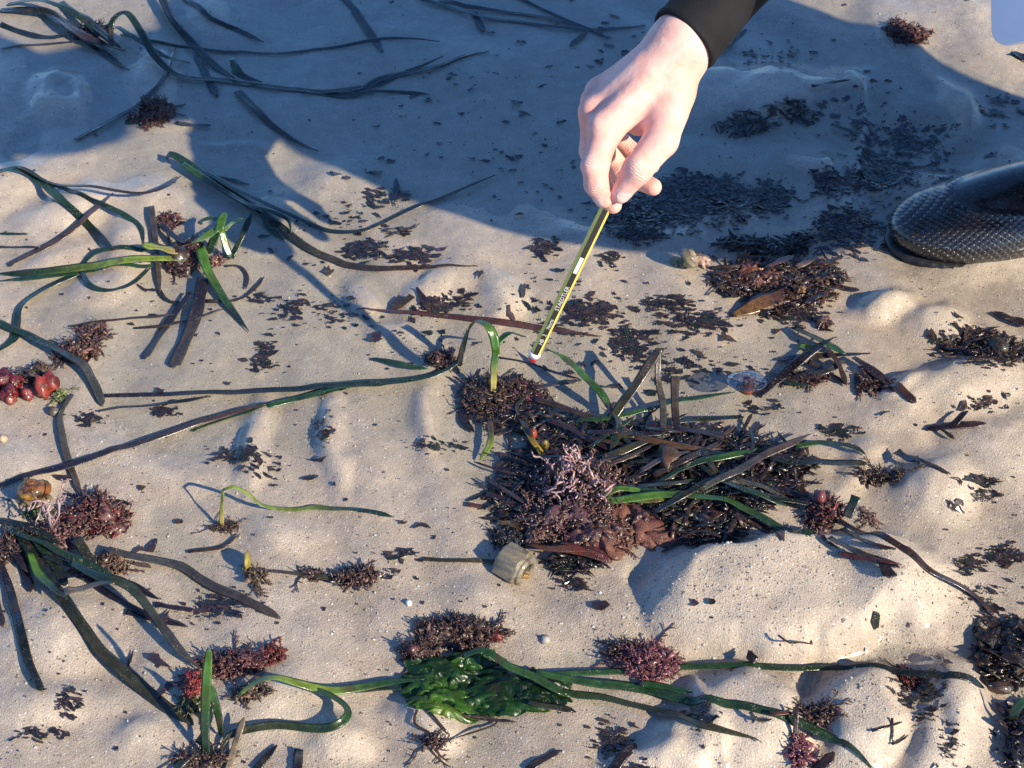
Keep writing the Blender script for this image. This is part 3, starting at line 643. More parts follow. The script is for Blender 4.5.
# ---------------------------------------------------------------- seagrass blades
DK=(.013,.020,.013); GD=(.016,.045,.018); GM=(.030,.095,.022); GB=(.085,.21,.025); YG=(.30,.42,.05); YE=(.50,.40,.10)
OL=(.050,.050,.020); BR=(.060,.036,.024); BG=(.085,.066,.052); RB=(.13,.045,.030); PU=(.040,.022,.028); TE=(.018,.055,.035); TN=(.22,.17,.11); BK=(.020,.013,.017); GR=(.075,.075,.068)
def ribbon(mb, P, w, ca, cb=None, roll=0., tip=(0., .15), thick=.0009, curl=.18, upref=(0, 0, 1.), seed=None):
    """one blade: P world points along it, w width in metres (or a list)"""
    r = np.random.default_rng(seed if seed is not None else int(abs(P[0][0]*7919+P[-1][1]*104729)*1e4) % 2**31)
    L = np.linalg.norm(np.diff(P, axis=0), axis=1).sum(); n = int(np.clip(L/.0035, 5, 110))
    S = spline(P, n); jt = np.interp(np.linspace(0, 1, n)*max(3, L/.018), np.arange(60), r.normal(0, .0007, 60)); S[1:-1, 1] += jt[1:-1]; S[:, 2] = np.maximum(S[:, 2], sand(S[:, 0], S[:, 1])+.0013); T = nrm(np.gradient(S, axis=0)); u = np.asarray(upref, float)
    side = np.cross(T, u); bad = np.linalg.norm(side, axis=1) < .25
    side = np.where(bad[:, None], np.cross(T, nrm(np.array([.25, -1, .15]))), side); side = nrm(side)
    for i in range(1, n):
        if side[i]@side[i-1] < 0: side[i] = -side[i]
    for _ in range(3): side[1:-1] = nrm(side[:-2]+2*side[1:-1]+side[2:])
    nor = np.cross(side, T); nor = np.where((nor[:, 2] < 0)[:, None], -nor, nor)
    t = np.linspace(0, 1, n)
    ro = R(roll)+R(20)*np.interp(t*4, range(5), r.uniform(-1, 1, 5))
    s2 = side*np.cos(ro)[:, None]+nor*np.sin(ro)[:, None]; n2 = -side*np.sin(ro)[:, None]+nor*np.cos(ro)[:, None]
    ww = np.interp(t, np.linspace(0, 1, len(w)), w) if isinstance(w, (list, tuple)) else np.full(n, w)
    ww = ww*(1+.12*np.interp(t*9, range(10), r.uniform(-1, 1, 10)))*.5
    a, b = tip
    if a > 0: ww = ww*np.clip((t/a), .12, 1)**.7
    if b > 0: ww = ww*np.clip(((1-t)/b), .10, 1)**.7
    prof = [(-1, 0), (-.55, -curl*.6), (0, -curl), (.55, -curl*.6), (1, 0), (.55, -curl*.6), (0, -curl), (-.55, -curl*.6)]
    V = np.zeros((n, 8, 3))
    for k, (x, z) in enumerate(prof):
        th = thick*(.5 if k < 5 else -.5)*(0.25 if k in (0, 4) else 1)
        V[:, k] = S+s2*(x*ww)[:, None]+n2*(z*ww+th)[:, None]
    F = [(i*8+k, i*8+(k+1) % 8, (i+1)*8+(k+1) % 8, (i+1)*8+k) for i in range(n-1) for k in range(8)]
    F += [tuple(range(8))[::-1], tuple((n-1)*8+k for k in range(8))]
    ca = np.asarray(ca, float); cb = ca if cb is None else np.asarray(cb, float)
    g = sstep(.15, .85, t)[:, None]; C = ca*(1-g)+cb*g
    C = C*(1+.25*np.interp(t*12, range(13), r.uniform(-1, 1, 13)))[:, None]
    C = np.repeat(C[:, None, :], 8, 1); C[:, [0, 4]] *= .8; C[:, 2] *= .85
    A = np.tile(np.array([0, .22, .5, .78, 1, .78, .5, .22]), (n, 1)).reshape(-1, 1)
    mb.add(V.reshape(-1, 3), F, np.concatenate([np.clip(C.reshape(-1, 3), .002, 1), A], 1))
def path(pts, h0=.0022):
    out = []
    for p in pts:
        h = (p[2]*.001 if len(p) > 2 else 0)+h0
        out.append(gpt(p[0], p[1], h))
    out = np.array(out)
    # long gaps between points: follow the sand between them
    res = [out[0]]
    for i in range(1, len(out)):
        a, b = out[i-1], out[i]; d = np.linalg.norm(b-a); k = int(d/.035)
        for j in range(1, k):
            q = a+(b-a)*j/k; ha = a[2]-float(sand(a[0], a[1])); hb = b[2]-float(sand(b[0], b[1]))
            q[2] = max(q[2]*.5+.5*(float(sand(q[0], q[1]))+ha+(hb-ha)*j/k), float(sand(q[0], q[1]))+.001); res.append(q)
        res.append(b)
    return np.array(res)
def blade_part(parent, name, pts, w, ca, cb=None, mat=None, **k):
    m = MB(); mp = pts[len(pts)//2]; P = path(pts, k.pop('h0', .0022)); px_ = pxm(mp[0], mp[1])*1.12
    ribbon(m, P, [v*px_ for v in w] if isinstance(w, (list, tuple)) else w*px_, ca, cb, **k)
    return m.build(name, mat or M_BLADE, parent)
def blade(label, pts, w, ca, cb=None, group=None, name='loose_seagrass', cat='seagrass', **k):
    o = blade_part(None, name, pts, w, ca, cb, **k); return tag(o, label, cat, group)

# ---------------------------------------------------------------- tufts of small branched algae, lumps, flakes
def tube(mb, P, r, c, m=5):
    P = np.asarray(P, float); n = len(P); T = nrm(np.gradient(P, axis=0)); a = nrm(np.cross(T, np.array([.31, .57, .76]))); b = np.cross(T, a)
    r = np.broadcast_to(np.asarray(r, float), (n,)); V = []
    for k in range(m):
        q = 2*math.pi*k/m; V.append(P+(a*math.cos(q)+b*math.sin(q))*r[:, None])
    V = np.stack(V, 1).reshape(-1, 3); F = [(i*m+k, i*m+(k+1) % m, (i+1)*m+(k+1) % m, (i+1)*m+k) for i in range(n-1) for k in range(m)]
    F += [tuple(range(m))[::-1], tuple((n-1)*m+k for k in range(m))]
    c = np.asarray(c, float); C = np.repeat(c[:, None, :], m, 1).reshape(-1, 3) if c.ndim == 2 else c
    mb.add(V, F, C)
def branchlet(mb, p, d, L, r, cols, rg, depth=2):
    n = 4; pts = [np.array(p)]; dd = np.array(d)
    for i in range(n): dd = nrm(dd+rg.normal(0, .28, 3)); pts.append(pts[-1]+dd*L/n)
    ca, cb = cols[rg.integers(len(cols))], cols[rg.integers(len(cols))]
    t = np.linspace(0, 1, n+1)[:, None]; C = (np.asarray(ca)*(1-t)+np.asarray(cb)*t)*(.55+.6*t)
    tube(mb, pts, r*(1+.35*np.cos(np.arange(n+1)*2.2))*np.linspace(1, .65, n+1), C, 5)
    if depth > 0:
        for i in (1, 2, 3, 4):
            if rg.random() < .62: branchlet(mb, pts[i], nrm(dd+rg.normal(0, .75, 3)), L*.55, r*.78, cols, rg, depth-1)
def scrap_shape(mb, c, a, b, th, ang, col, rg, lift=.0012, bend=.2, base=None):
    """ragged flat flake lying on the sand"""
    n = 8; q = np.linspace(0, 2*math.pi, n, endpoint=False)+rg.uniform(-.35, .35, n); rr = rg.uniform(.30, 1.25, n)
    x = np.cos(q)*a*rr; y = np.sin(q)*b*rr+.35*a*(x/a)**2*rg.normal(0, .6)
    X = c[0]+x*math.cos(ang)-y*math.sin(ang); Y = c[1]+x*math.sin(ang)+y*math.cos(ang)
    if base is None: Z = sand(X, Y)+lift+bend*np.abs(rg.normal(0, .5, n))*.5*min(a, b)
    else: Z = base+lift+rg.normal(0, .35)*x+rg.normal(0, .35)*y
    zc = Z.mean()
    V = np.concatenate([np.stack([X, Y, Z+th], -1), np.stack([X, Y, Z], -1), [[X.mean(), Y.mean(), zc+th]], [[X.mean(), Y.mean(), zc]]])
    F = [(k, (k+1) % n, 2*n) for k in range(n)]+[(n+(k+1) % n, n+k, 2*n+1) for k in range(n)]+[(n+k, n+(k+1) % n, (k+1) % n, k) for k in range(n)]
    mb.add(V, F, np.asarray(col)*rg.uniform(.6, 1.5))
def tuft(label, px, py, rx, ry, high, cols, n, r=.0009, L=.012, name='algae_tuft', cat='algae', group=None, flakes=0, fcols=None, parent=None, seed=1, mat=None):
    """matted heap: lumpy core, short branchlets, curled flakes and light beads painted in as glints; rx, ry half sizes in pixels, high in metres"""
    rg = np.random.default_rng(seed+int(px*13+py*7)); m = MB(); s = pxm(px, py); c = gpt(px, py); sd = int(px+py)
    ax_, ay_ = rx*s, ry*s/max(.35, abs(nrm(ray(px, py))[2])); H = .5*high; fc = fcols or cols
    def rim(q): return 1+.55*float(fbm(np.array(q*1.1+sd), np.array(math.sin(q)*1.3), sd, 3))
    def spot():
        u = rg.uniform(0, 1)**.5; q = rg.uniform(0, 2*math.pi); k = u*rim(q)
        return c[0]+ax_*k*math.cos(q), c[1]+ay_*k*math.sin(q), u, q
    # core: an encrusted, crumbly mass
    nq, nr = 40, 12; V = []; C = []; cc = np.asarray(cols)
    for i in range(nr):
        u = i/(nr-1)
        for k in range(nq):
            q = 2*math.pi*k/nq; kk = u*rim(q)*(1.0+.10*math.sin(q*7+sd)*u); x = c[0]+ax_*kk*math.cos(q); y = c[1]+ay_*kk*math.sin(q)
            nz = float(fbm(np.array(x*150.), np.array(y*150.), sd, 3)); fz = rg.normal(0, .0009)
            V.append((x, y, float(sand(x, y))-.0012+H*.85*math.sqrt(max(0, 1-u*u))*(1+1.1*nz)+fz*(1-u)))
            C.append(cc[rg.integers(len(cc))]*(.25+.55*rg.random()+.5*max(0, nz)))
    F = [(i*nq+k, i*nq+(k+1) % nq, (i+1)*nq+(k+1) % nq, (i+1)*nq+k) for i in range(nr-1) for k in range(nq)]
    m.add(V, F, np.array(C))
    for i in range(n):
        x, y, u, q = spot(); dome = math.sqrt(max(0, 1-u*u)); z = float(sand(x, y))+H*dome*rg.uniform(.4, 1.)+.001
        d = nrm(np.array([math.cos(q)*u*.8+rg.normal(0, .9), math.sin(q)*u*.8+rg.normal(0, .9), .05+.30*dome+rg.normal(0, .35)]))
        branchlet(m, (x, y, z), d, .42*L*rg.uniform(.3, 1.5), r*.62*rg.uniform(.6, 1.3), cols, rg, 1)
    for i in range(int(3+n*.05)):                # limp fronds lying out over the sand
        x, y, u, q = spot(); a0 = q+rg.normal(0, .5); ln = L*rg.uniform(.7, 1.7); pp = []
        for j in range(6):
            pp.append((x, y, float(sand(x, y))+.0012+H*.35*max(0, 1-u)*(1-j/5))); a0 += rg.normal(0, .35); x += math.cos(a0)*ln/5; y += math.sin(a0)*ln/5
        tube(m, pp, r*np.linspace(.8, .4, 6), np.asarray(cols[rg.integers(len(cols))])*.8, 5)
        for j in (2, 3, 4):
            a1 = a0+rg.choice([-1, 1])*rg.uniform(.5, 1.1); e = [np.array(pp[j])]
            for w in range(2): e.append(e[-1]+np.array([math.cos(a1), math.sin(a1), 0])*ln*.13); e[-1][2] = float(sand(e[-1][0], e[-1][1]))+.0012
            tube(m, e, r*.4, np.asarray(cols[rg.integers(len(cols))])*.8, 4)
    for i in range(int(flakes*1.6+n*.6)):
        x, y, u, q = spot(); z = float(sand(x, y))+H*math.sqrt(max(0, 1-u*u))*rg.uniform(.5, 1.1)
        scrap_shape(m, (x, y), rg.uniform(.0015, .0065), rg.uniform(.0007, .0026), .0003, rg.uniform(0, 3.1), fc[rg.integers(len(fc))], rg, .0006, 1.1, base=z)
    for i in range(int(n*.5)):  # pale beads: glints on the heap put in as lighter colour
        x, y, u, q = spot(); z = float(sand(x, y))+H*math.sqrt(max(0, 1-u*u))*rg.uniform(.7, 1.1); k = cols[rg.integers(len(cols))]
        m.add(ICO*rg.uniform(.0005, .0013, 3)+np.array([x, y, z]), ICF, np.clip(np.asarray(k)*rg.uniform(.8, 2.2), 0, .6) if rg.random() < .8 else np.array([.5, .45, .40]))
    o = m.build(name, mat or M_TUFT, parent)
    return o if parent is not None else tag(o, label, cat, group)
def blob_mesh(c, r, lump=.25, seed=0, sub=3, f=1.0):
    bm = bmesh.new(); bmesh.ops.create_icosphere(bm, subdivisions=sub, radius=1); V = np.array([v.co[:] for v in bm.verts]); F = [tuple(v.index for v in p.verts) for p in bm.faces]; bm.free()
    d = fbm(V[:, 0]*2.1*f+seed*3.7+V[:, 2], V[:, 1]*2.1*f-V[:, 2]*1.3+seed, seed, 3)
    return np.asarray(c)+V*(1+lump*d)[:, None]*np.asarray(r), F
ICO, ICF = blob_mesh((0, 0, 0), (1, 1, 1), 0, 0, 1)
def blob(parent, name, px, py, rx, ry, hz, col, mat, seed=0, lump=.25, up=.5, cols2=None, sub=3, label=None, cat=None, group=None):
    s = pxm(px, py); c = gpt(px, py); c = c+np.array([0, 0, hz*up]); V, F = blob_mesh(c, (rx*s, ry*s/.72, hz), lump, seed, sub)
    col = np.asarray(col, float); k = fbm(V[:, 0]*160+seed, V[:, 1]*160+V[:, 2]*120, seed+5, 3)[:, None]
    C = col*(1+.5*k) if cols2 is None else col*(1-sstep(-.2, .3, k))+np.asarray(cols2)*sstep(-.2, .3, k)
    m = MB(); m.add(V, F, np.clip(C, .002, 1)); o = m.build(name, mat, parent)
    return o if parent is not None else tag(o, label, cat, group)
CORAL = [(.34,.17,.17), (.25,.11,.12), (.42,.25,.24), (.18,.08,.09)]
DARKP = [(.050,.024,.026), (.085,.042,.040), (.030,.018,.020), (.12,.06,.05)]
REDS = [(.16,.02,.025), (.10,.018,.02), (.24,.05,.045)]
PINK = [(.36,.14,.17), (.27,.09,.12), (.18,.05,.07)]
BRN = [(.10,.06,.04), (.06,.035,.025), (.16,.10,.07)]

def plant(label, base, name='seagrass_plant', cat='seagrass', group=None):
    return tag(empty(name, gpt(*base)), label, cat, group)
BL = lambda p, pts, w, ca, cb=None, **k: blade_part(p, 'blade', pts, w, ca, cb, **k)

# -- upper left, mostly in shade
p = plant('tangle of dark seagrass in the shade with an arching looped blade', (100,45))
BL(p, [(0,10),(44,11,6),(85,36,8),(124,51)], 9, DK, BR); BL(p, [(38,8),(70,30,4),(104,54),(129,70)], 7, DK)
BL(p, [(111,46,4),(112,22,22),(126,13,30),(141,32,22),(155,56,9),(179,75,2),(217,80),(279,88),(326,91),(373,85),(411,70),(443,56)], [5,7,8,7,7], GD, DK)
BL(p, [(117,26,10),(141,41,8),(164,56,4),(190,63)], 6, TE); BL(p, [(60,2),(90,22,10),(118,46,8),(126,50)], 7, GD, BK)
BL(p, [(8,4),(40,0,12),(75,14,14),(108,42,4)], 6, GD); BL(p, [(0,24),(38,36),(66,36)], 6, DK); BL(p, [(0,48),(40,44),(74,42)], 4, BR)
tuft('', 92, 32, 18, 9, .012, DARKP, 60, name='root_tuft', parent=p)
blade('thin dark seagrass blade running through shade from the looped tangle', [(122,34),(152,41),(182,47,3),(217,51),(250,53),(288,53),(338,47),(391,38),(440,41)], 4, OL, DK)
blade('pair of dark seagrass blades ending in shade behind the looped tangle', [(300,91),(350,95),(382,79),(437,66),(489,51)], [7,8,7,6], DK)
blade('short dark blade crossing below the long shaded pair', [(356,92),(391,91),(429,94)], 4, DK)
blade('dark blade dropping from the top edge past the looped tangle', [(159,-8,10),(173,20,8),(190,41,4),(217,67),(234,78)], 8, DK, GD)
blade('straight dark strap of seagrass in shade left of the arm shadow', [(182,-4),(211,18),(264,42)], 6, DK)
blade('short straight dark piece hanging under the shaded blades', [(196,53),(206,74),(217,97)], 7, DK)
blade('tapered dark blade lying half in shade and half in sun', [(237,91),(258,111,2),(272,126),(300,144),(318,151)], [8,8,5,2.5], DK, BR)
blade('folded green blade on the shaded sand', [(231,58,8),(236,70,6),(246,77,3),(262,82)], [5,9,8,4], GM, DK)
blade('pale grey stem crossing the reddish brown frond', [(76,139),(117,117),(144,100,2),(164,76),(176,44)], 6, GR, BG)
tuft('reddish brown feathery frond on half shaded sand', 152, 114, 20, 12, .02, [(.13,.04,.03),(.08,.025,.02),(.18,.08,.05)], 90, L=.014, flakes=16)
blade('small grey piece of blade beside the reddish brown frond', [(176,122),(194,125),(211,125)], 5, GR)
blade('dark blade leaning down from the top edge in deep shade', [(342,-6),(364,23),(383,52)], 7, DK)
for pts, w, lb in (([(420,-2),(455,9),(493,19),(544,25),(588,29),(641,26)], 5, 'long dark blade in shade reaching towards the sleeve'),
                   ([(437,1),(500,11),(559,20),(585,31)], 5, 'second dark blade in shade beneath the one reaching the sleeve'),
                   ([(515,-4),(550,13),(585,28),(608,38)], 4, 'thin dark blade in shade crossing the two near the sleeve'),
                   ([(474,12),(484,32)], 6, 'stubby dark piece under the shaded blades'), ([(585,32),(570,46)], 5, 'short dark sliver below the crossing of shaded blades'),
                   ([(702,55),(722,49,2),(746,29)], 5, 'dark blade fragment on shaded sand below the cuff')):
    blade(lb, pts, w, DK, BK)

# -- left: bundle folding out of the sand, loops, and the bright rooted plant
p = plant('bundle of blue green blades fanning from a folded end at the shade edge', (168,156))
BL(p, [(167,160,2),(169,154,9),(180,158,8),(203,175,5),(239,198,3),(257,210),(278,226),(311,250),(335,260),(349,265),(379,268),(430,267),(478,266)], [7,8,8,7,5,4], TE, BR)
BL(p, [(192,167,6),(227,193,8),(250,205,8),(274,212,8),(288,221,6),(291,233,2)], 5, GD, TE); BL(p, [(236,198,5),(260,214,5),(269,228),(284,240)], 5, TE)
BL(p, [(170,156,8),(203,172,5),(227,179),(249,184)], 4, GD); BL(p, [(182,163,8),(210,182,8),(240,201,4),(262,214)], 7, GM, TE)
BL(p, [(203,172,6),(250,196,6),(285,212,4),(311,224),(332,231),(363,230),(391,219),(420,205),(440,198),(495,175)], [6,5,5,5,6], TE, BK)
p = plant('dark green arched blades springing from the left edge', (20,172))
BL(p, [(0,171),(18,168,4),(38,179,4),(64,202),(91,228),(114,249)], 7, GM, DK); BL(p, [(18,167,6),(53,183,10),(94,187,12),(141,193,9),(164,187,6),(181,176,2)], 4, OL, BR)
BL(p, [(44,182,4),(97,202,3),(129,218),(141,229),(144,244)], 5, DK, TE)
blade('straight purple brown stem crossing the arched green blades', [(9,265),(59,239),(88,215,3),(113,193)], [6,6,5,5], (.09,.06,.06))
blade('short thin green blade at the left edge', [(-2,234),(28,234)], 3, GD); blade('thin brown blade below the short green one at the left edge', [(-2,247),(41,247)], 3, BR)
p = plant('bright green rooted seagrass plant with brown root clump and trailing blades', (187,262))
tuft('', 187, 258, 20, 15, .022, DARKP+[(.2,.09,.07)], 130, name='root_clump', parent=p, flakes=24)
blob(p, 'root_core', 182, 262, 14, 9, .010, (.03,.018,.016), M_TUFT, 4, .5)
BL(p, [(178,258,9),(132,259,7),(88,266,3),(44,271),(-4,274)], [8,10,9,8,8], YG, GD); BL(p, [(152,266,4),(82,272),(40,277),(-4,281)], 5, GM, TE)
BL(p, [(178,252,13),(141,244,15)], [9,10], YE, YG, tip=(0,.2)); BL(p, [(146,250,3),(103,250,3),(83,265),(88,283),(108,290),(132,283),(152,266,3)], 5, TE, GD)
BL(p, [(82,271),(44,288),(20,306),(16,326),(14,338),(-4,353)], 8, TE, GD)
BL(p, [(190,243,14),(204,236,20),(219,228,24)], [8,10,9], YG, GB, tip=(0,0)); BL(p, [(219,230,24),(222,218,28),(226,212,28)], [9,9,6], GB)
BL(p, [(220,229,24),(213,242,14),(209,254,6)], 8, GM, GD); BL(p, [(221,230,24),(226,246,12),(231,258,3)], [7,6], GB, GM); BL(p, [(231,258,3),(241,238,14),(252,212,26)], [5,6], GD, TE)
BL(p, [(223,230,22),(233,222,20),(244,218,16)], [6,5], YG); BL(p, [(198,222,18),(210,218,22),(224,221,26)], [4,6], GM)
BL(p, [(200,247,14),(208,271,8),(223,297,3),(249,331)], [9,9,7,3], GB, TE); BL(p, [(204,277,4),(193,321),(173,367)], 12, BK, BG, tip=(0,.03))
BL(p, [(190,292,4),(167,324),(144,359)], [6,8,7], BK, GR, tip=(0,.03)); BL(p, [(151,206,2),(155,239,5),(158,270,3),(160,296)], [6,6,5,4], BG)
BL(p, [(160,224,4),(174,236,8),(186,244,10)], 6, BK); BL(p, [(226,266),(240,267),(247,277),(246,289)], 3, BR)
BL(p, [(205,301),(234,300),(254,289),(264,277)], 4, BR); BL(p, [(160,292),(170,302),(186,304)], 4, DK)  # first strip traces a loop of cast shadow, its shade drawn as brown blade
tuft('', 170, 221, 12, 6, .008, [(.22,.10,.08),(.12,.05,.05)], 26, name='frond', parent=p, flakes=8); tuft('', 216, 262, 9, 6, .006, [(.22,.10,.08),(.3,.16,.12)], 26, name='frond', parent=p)
for pts, lb in (([(70,326),(132,318),(176,315)], 'thin brown sliver of blade beneath the bright green plant'), ([(135,328),(176,324),(223,309)], 'second thin brown sliver beneath the bright green plant')): blade(lb, pts, 3.4, BR, BG)
p = plant('dark blade bent over a matted tuft above the red berries', (80,362))
BL(p, [(-4,322),(32,338,3),(76,360,6),(91,379,3),(103,406)], [9,9,10,9,8], GD, GR, tip=(0,.03))
tuft('', 78, 352, 22, 12, .014, [(.24,.11,.09),(.10,.05,.04),(.05,.03,.03)], 110, name='tuft', parent=p, flakes=20); tuft('', 96, 332, 16, 6, .006, [(.22,.10,.09),(.09,.05,.05)], 40, name='tuft', parent=p)
BL(p, [(104,332),(96,348),(84,366)], 3, BR)
p = tag(empty('sea_squirt_cluster', gpt(30,388)), 'cluster of glossy red berries with brown tuft at the left edge', 'sea squirts')
for i, (x, y, rx, ry, h, c) in enumerate(((48,389,11,10,.010,(.42,.06,.04)), (10,396,9,8,.008,(.34,.03,.035)), (4,383,10,8,.009,(.22,.015,.03)), (27,397,7,5,.006,(.30,.04,.04)), (17,386,7,6,.007,(.26,.02,.03)), (-6,392,8,7,.008,(.3,.03,.03)), (11,402,6,4,.005,(.45,.10,.07)))):
    blob(p, 'berry', x, y, rx*.95, ry*.85, h*.9, c, M_JELLY, i, .8, .5, tuple(v*.35 for v in c))
tuft('', 36, 378, 13, 9, .016, [(.12,.08,.05),(.07,.04,.03),(.2,.12,.1)], 70, name='tuft', parent=p, flakes=16); tuft('', 60, 398, 7, 5, .006, [(.30,.34,.12),(.2,.24,.1)], 26, name='tuft', parent=p, L=.008)
blade('grey brown forked stem hanging below the red berries', [(72,394,3),(60,415),(63,440),(70,466),(83,500)], [4,6,7,6,5], GR, BG)
blob(None, 'pebble', 54, 413, 6, 4, .004, (.10,.085,.07), M_STONE, 3, .2, .4, label='small round grey brown pebble below the berries', cat='pebble')

# -- long double blades across the middle
p = plant('long dark green blades joining at a rooted knot left of the pencil tip', (440,372))
BL(p, [(101,397),(205,392),(300,388),(338,385),(414,379,2),(452,367,6),(461,353,12),(467,329,14)], [5,7,8,9,9,7,4], BK, GD)
BL(p, [(268,405),(300,398),(338,388),(380,383),(414,379,3)], [7,7,8,7], GM, GD, roll=10); BL(p, [(193,431),(240,414),(300,398),(350,387)], [3,6,6], GM, GD)
BL(p, [(372,359),(396,363,3),(428,369,3)], [3,6,5], TE, GM); tuft('', 442, 362, 14, 9, .012, DARKP+[(.2,.08,.06)], 70, name='root_knot', parent=p, flakes=18)
BL(p, [(97,411),(176,402),(211,396)], [2,4,4], BR, DK)
blade('long brown blade slanting down to the left edge below the dark pair', [(-4,487),(47,471),(129,446),(205,420),(267,404)], [7,9,9,8,6], BK, (.09,.05,.04))
# -- seedling with yellow stem casting a thin shadow
p = plant('single green seedling with yellow stem arching over bare sand', (222,526))
BL(p, [(222,526,0),(222,508,14),(223,490,28)], 4, YE, YG, tip=(0,0)); BL(p, [(223,490,28),(234,486,30),(249,493,18),(264,506,5),(300,510),(320,507),(367,512),(394,517)], [3,4,5,5,6,6,5], YG, TE, tip=(0,.06))
tuft('', 226, 528, 14, 5, .004, BRN, 40, name='root', parent=p, L=.010, r=.0005)
blade('curved brown rootlet below the yellow stemmed seedling', [(188,552),(223,546),(240,534)], [3,4,2], BR)
p = plant('uprooted runner with yellow bud and feathery brown end', (300,573))
BL(p, [(250,569,3),(303,574),(340,575)], [5,4,5], BG, OL); tuft('', 357, 579, 22, 8, .012, DARKP+[(.25,.15,.12)], 110, name='feathery_end', parent=p, flakes=10); tuft('', 312, 576, 8, 5, .005, DARKP, 30, name='feathery_end', parent=p)
blob(p, 'bud', 248, 566, 4, 7, .007, (.45,.36,.08), M_JELLY, 2, .3, .8); tuft('', 256, 577, 10, 6, .007, [(.24,.16,.09),(.14,.09,.06)], 40, name='tuft', parent=p)
blade('straight olive stalk pointing at the hexagonal nut', [(421,560),(496,562)], 4.5, OL, (.10,.075,.03), tip=(.03,0))

# -- plant at lower left
p = plant('spreading dark plant with coralline crust and long drooping blades', (45,545))
BL(p, [(108,549,6),(126,553,3),(176,566),(205,581),(250,603),(281,619)], [6,9,9,9,8,6], GR, BG, tip=(0,.06)); BL(p, [(20,535,8),(36,561,5),(62,596,2),(97,646),(141,687),(193,725)], [9,11,11,11,10], DK, OL, tip=(0,.03))
BL(p, [(-3,555),(6,580),(15,610),(26,657),(42,691)], [7,9,9,8,7], BK, DK, tip=(0,.03)); BL(p, [(16,540,4),(24,566),(31,592)], 8, BK); BL(p, [(-3,602),(3,627)], 6, BR)
BL(p, [(64,592,16),(90,586,22),(116,581,24)], 8, TN, OL, tip=(0,0)); BL(p, [(70,562,14),(100,576,22),(118,580,24),(134,590,20),(152,613,12),(176,646,6),(202,670,3)], [6,7,8,8,8,8,7], GD, GR, roll=-15)
BL(p, [(44,556,10),(85,570,6),(123,581,3),(161,599)], 6, DK, BK); BL(p, [(70,569),(117,599),(152,616),(188,627)], 6, BK); BL(p, [(126,612),(188,627)], 6, BK, PU); BL(p, [(155,605),(196,611)], 6, BK, PU)
BL(p, [(30,552,8),(38,572,6),(53,587,10),(67,599,14)], [7,9,8,7], GB, GD, roll=25); BL(p, [(34,536,10),(50,560,7),(68,586)], 9, GD, DK); BL(p, [(76,538,10),(88,556,6),(104,574)], 9, OL, DK); BL(p, [(8,528,6),(40,542,12),(80,560,12),(120,580,8)], 7, GD)
BL(p, [(-4,520,2),(30,528,8),(60,545,10)], 8, DK); BL(p, [(0,540,4),(14,552,5),(28,572,2)], 7, BK)
tuft('', 98, 518, 30, 18, .026, [(.26,.09,.08),(.14,.04,.04),(.36,.2,.17),(.08,.035,.03)], 230, name='coralline_tuft', parent=p, flakes=40, fcols=REDS+DARKP); tuft('', 56, 540, 26, 13, .02, CORAL+DARKP, 170, name='coralline_tuft', parent=p, flakes=20)
tuft('', 10, 550, 16, 14, .016, DARKP, 80, name='coralline_tuft', parent=p, flakes=20); tuft('', 104, 566, 26, 9, .010, [(.20,.12,.08),(.13,.075,.05)], 150, name='sponge_crust', parent=p, L=.007, r=.0012)
m = MB(); rg = np.random.default_rng(5); b0 = gpt(52,528,.016)
branchlet(m, b0, nrm(np.array([.25,.35,1.])), .026, .0011, [(.62,.46,.46),(.5,.3,.32)], rg, 2); branchlet(m, b0, nrm(np.array([.7,.2,.9])), .024, .0010, [(.62,.46,.46),(.5,.3,.32)], rg, 2); branchlet(m, b0, nrm(np.array([-.3,.2,.9])), .020, .0010, [(.62,.46,.46),(.5,.3,.32)], rg, 2); m.build('pale_branch', M_TUFT, p)
tuft('', 38, 516, 12, 4, .005, [(.10,.16,.04),(.06,.10,.03)], 24, name='green_wisp', parent=p, L=.010)
p = tag(empty('snail_shell', gpt(33,497)), 'glossy amber and brown snail shell beside the coralline plant', 'shell')
def spiral_shell(parent, px, py, R0, cols, turn=0., tilt=.5):
    m = MB(); c = gpt(px, py, R0*.75); n = 70; N2 = 12; V = []; C = []
    ax3 = nrm(np.array([math.cos(turn)*tilt, math.sin(turn)*tilt, 1.])); e1 = nrm(np.cross(ax3, [0, 1., .1])); e2 = np.cross(ax3, e1)
    for i in range(n):
        t = i/(n-1); a = t*2*math.pi*2.6; g = math.exp(-1.5*(1-t)*1.25); rr = R0*.55*g; ctr = c+(e1*math.cos(a)+e2*math.sin(a))*rr*.8+ax3*(R0*.75*(1-g))
        for k in range(N2):
            b_ = 2*math.pi*k/N2; V.append(ctr+((e1*math.cos(a)+e2*math.sin(a))*math.cos(b_)+ax3*math.sin(b_))*rr*.85)
            C.append(np.asarray(cols[int((a*1.3+k*.7)) % len(cols)])*(.8+.4*random.random()))
    F = [(i*N2+k, i*N2+(k+1) % N2, (i+1)*N2+(k+1) % N2, (i+1)*N2+k) for i in range(n-1) for k in range(N2)]+[tuple(range(N2))[::-1], tuple((n-1)*N2+k for k in range(N2))]
    m.add(V, F, np.array(C)); return m.build('whorl', M_JELLY, parent)
spiral_shell(p, 32, 493, .0165, [(.36,.13,.02), (.16,.05,.015), (.50,.26,.04), (.07,.03,.015)], 2.2, .5)
blob(p, 'foot_rim', 33, 500, 18, 7, .004, (.32,.21,.09), M_JELLY, 8, .3, .3)

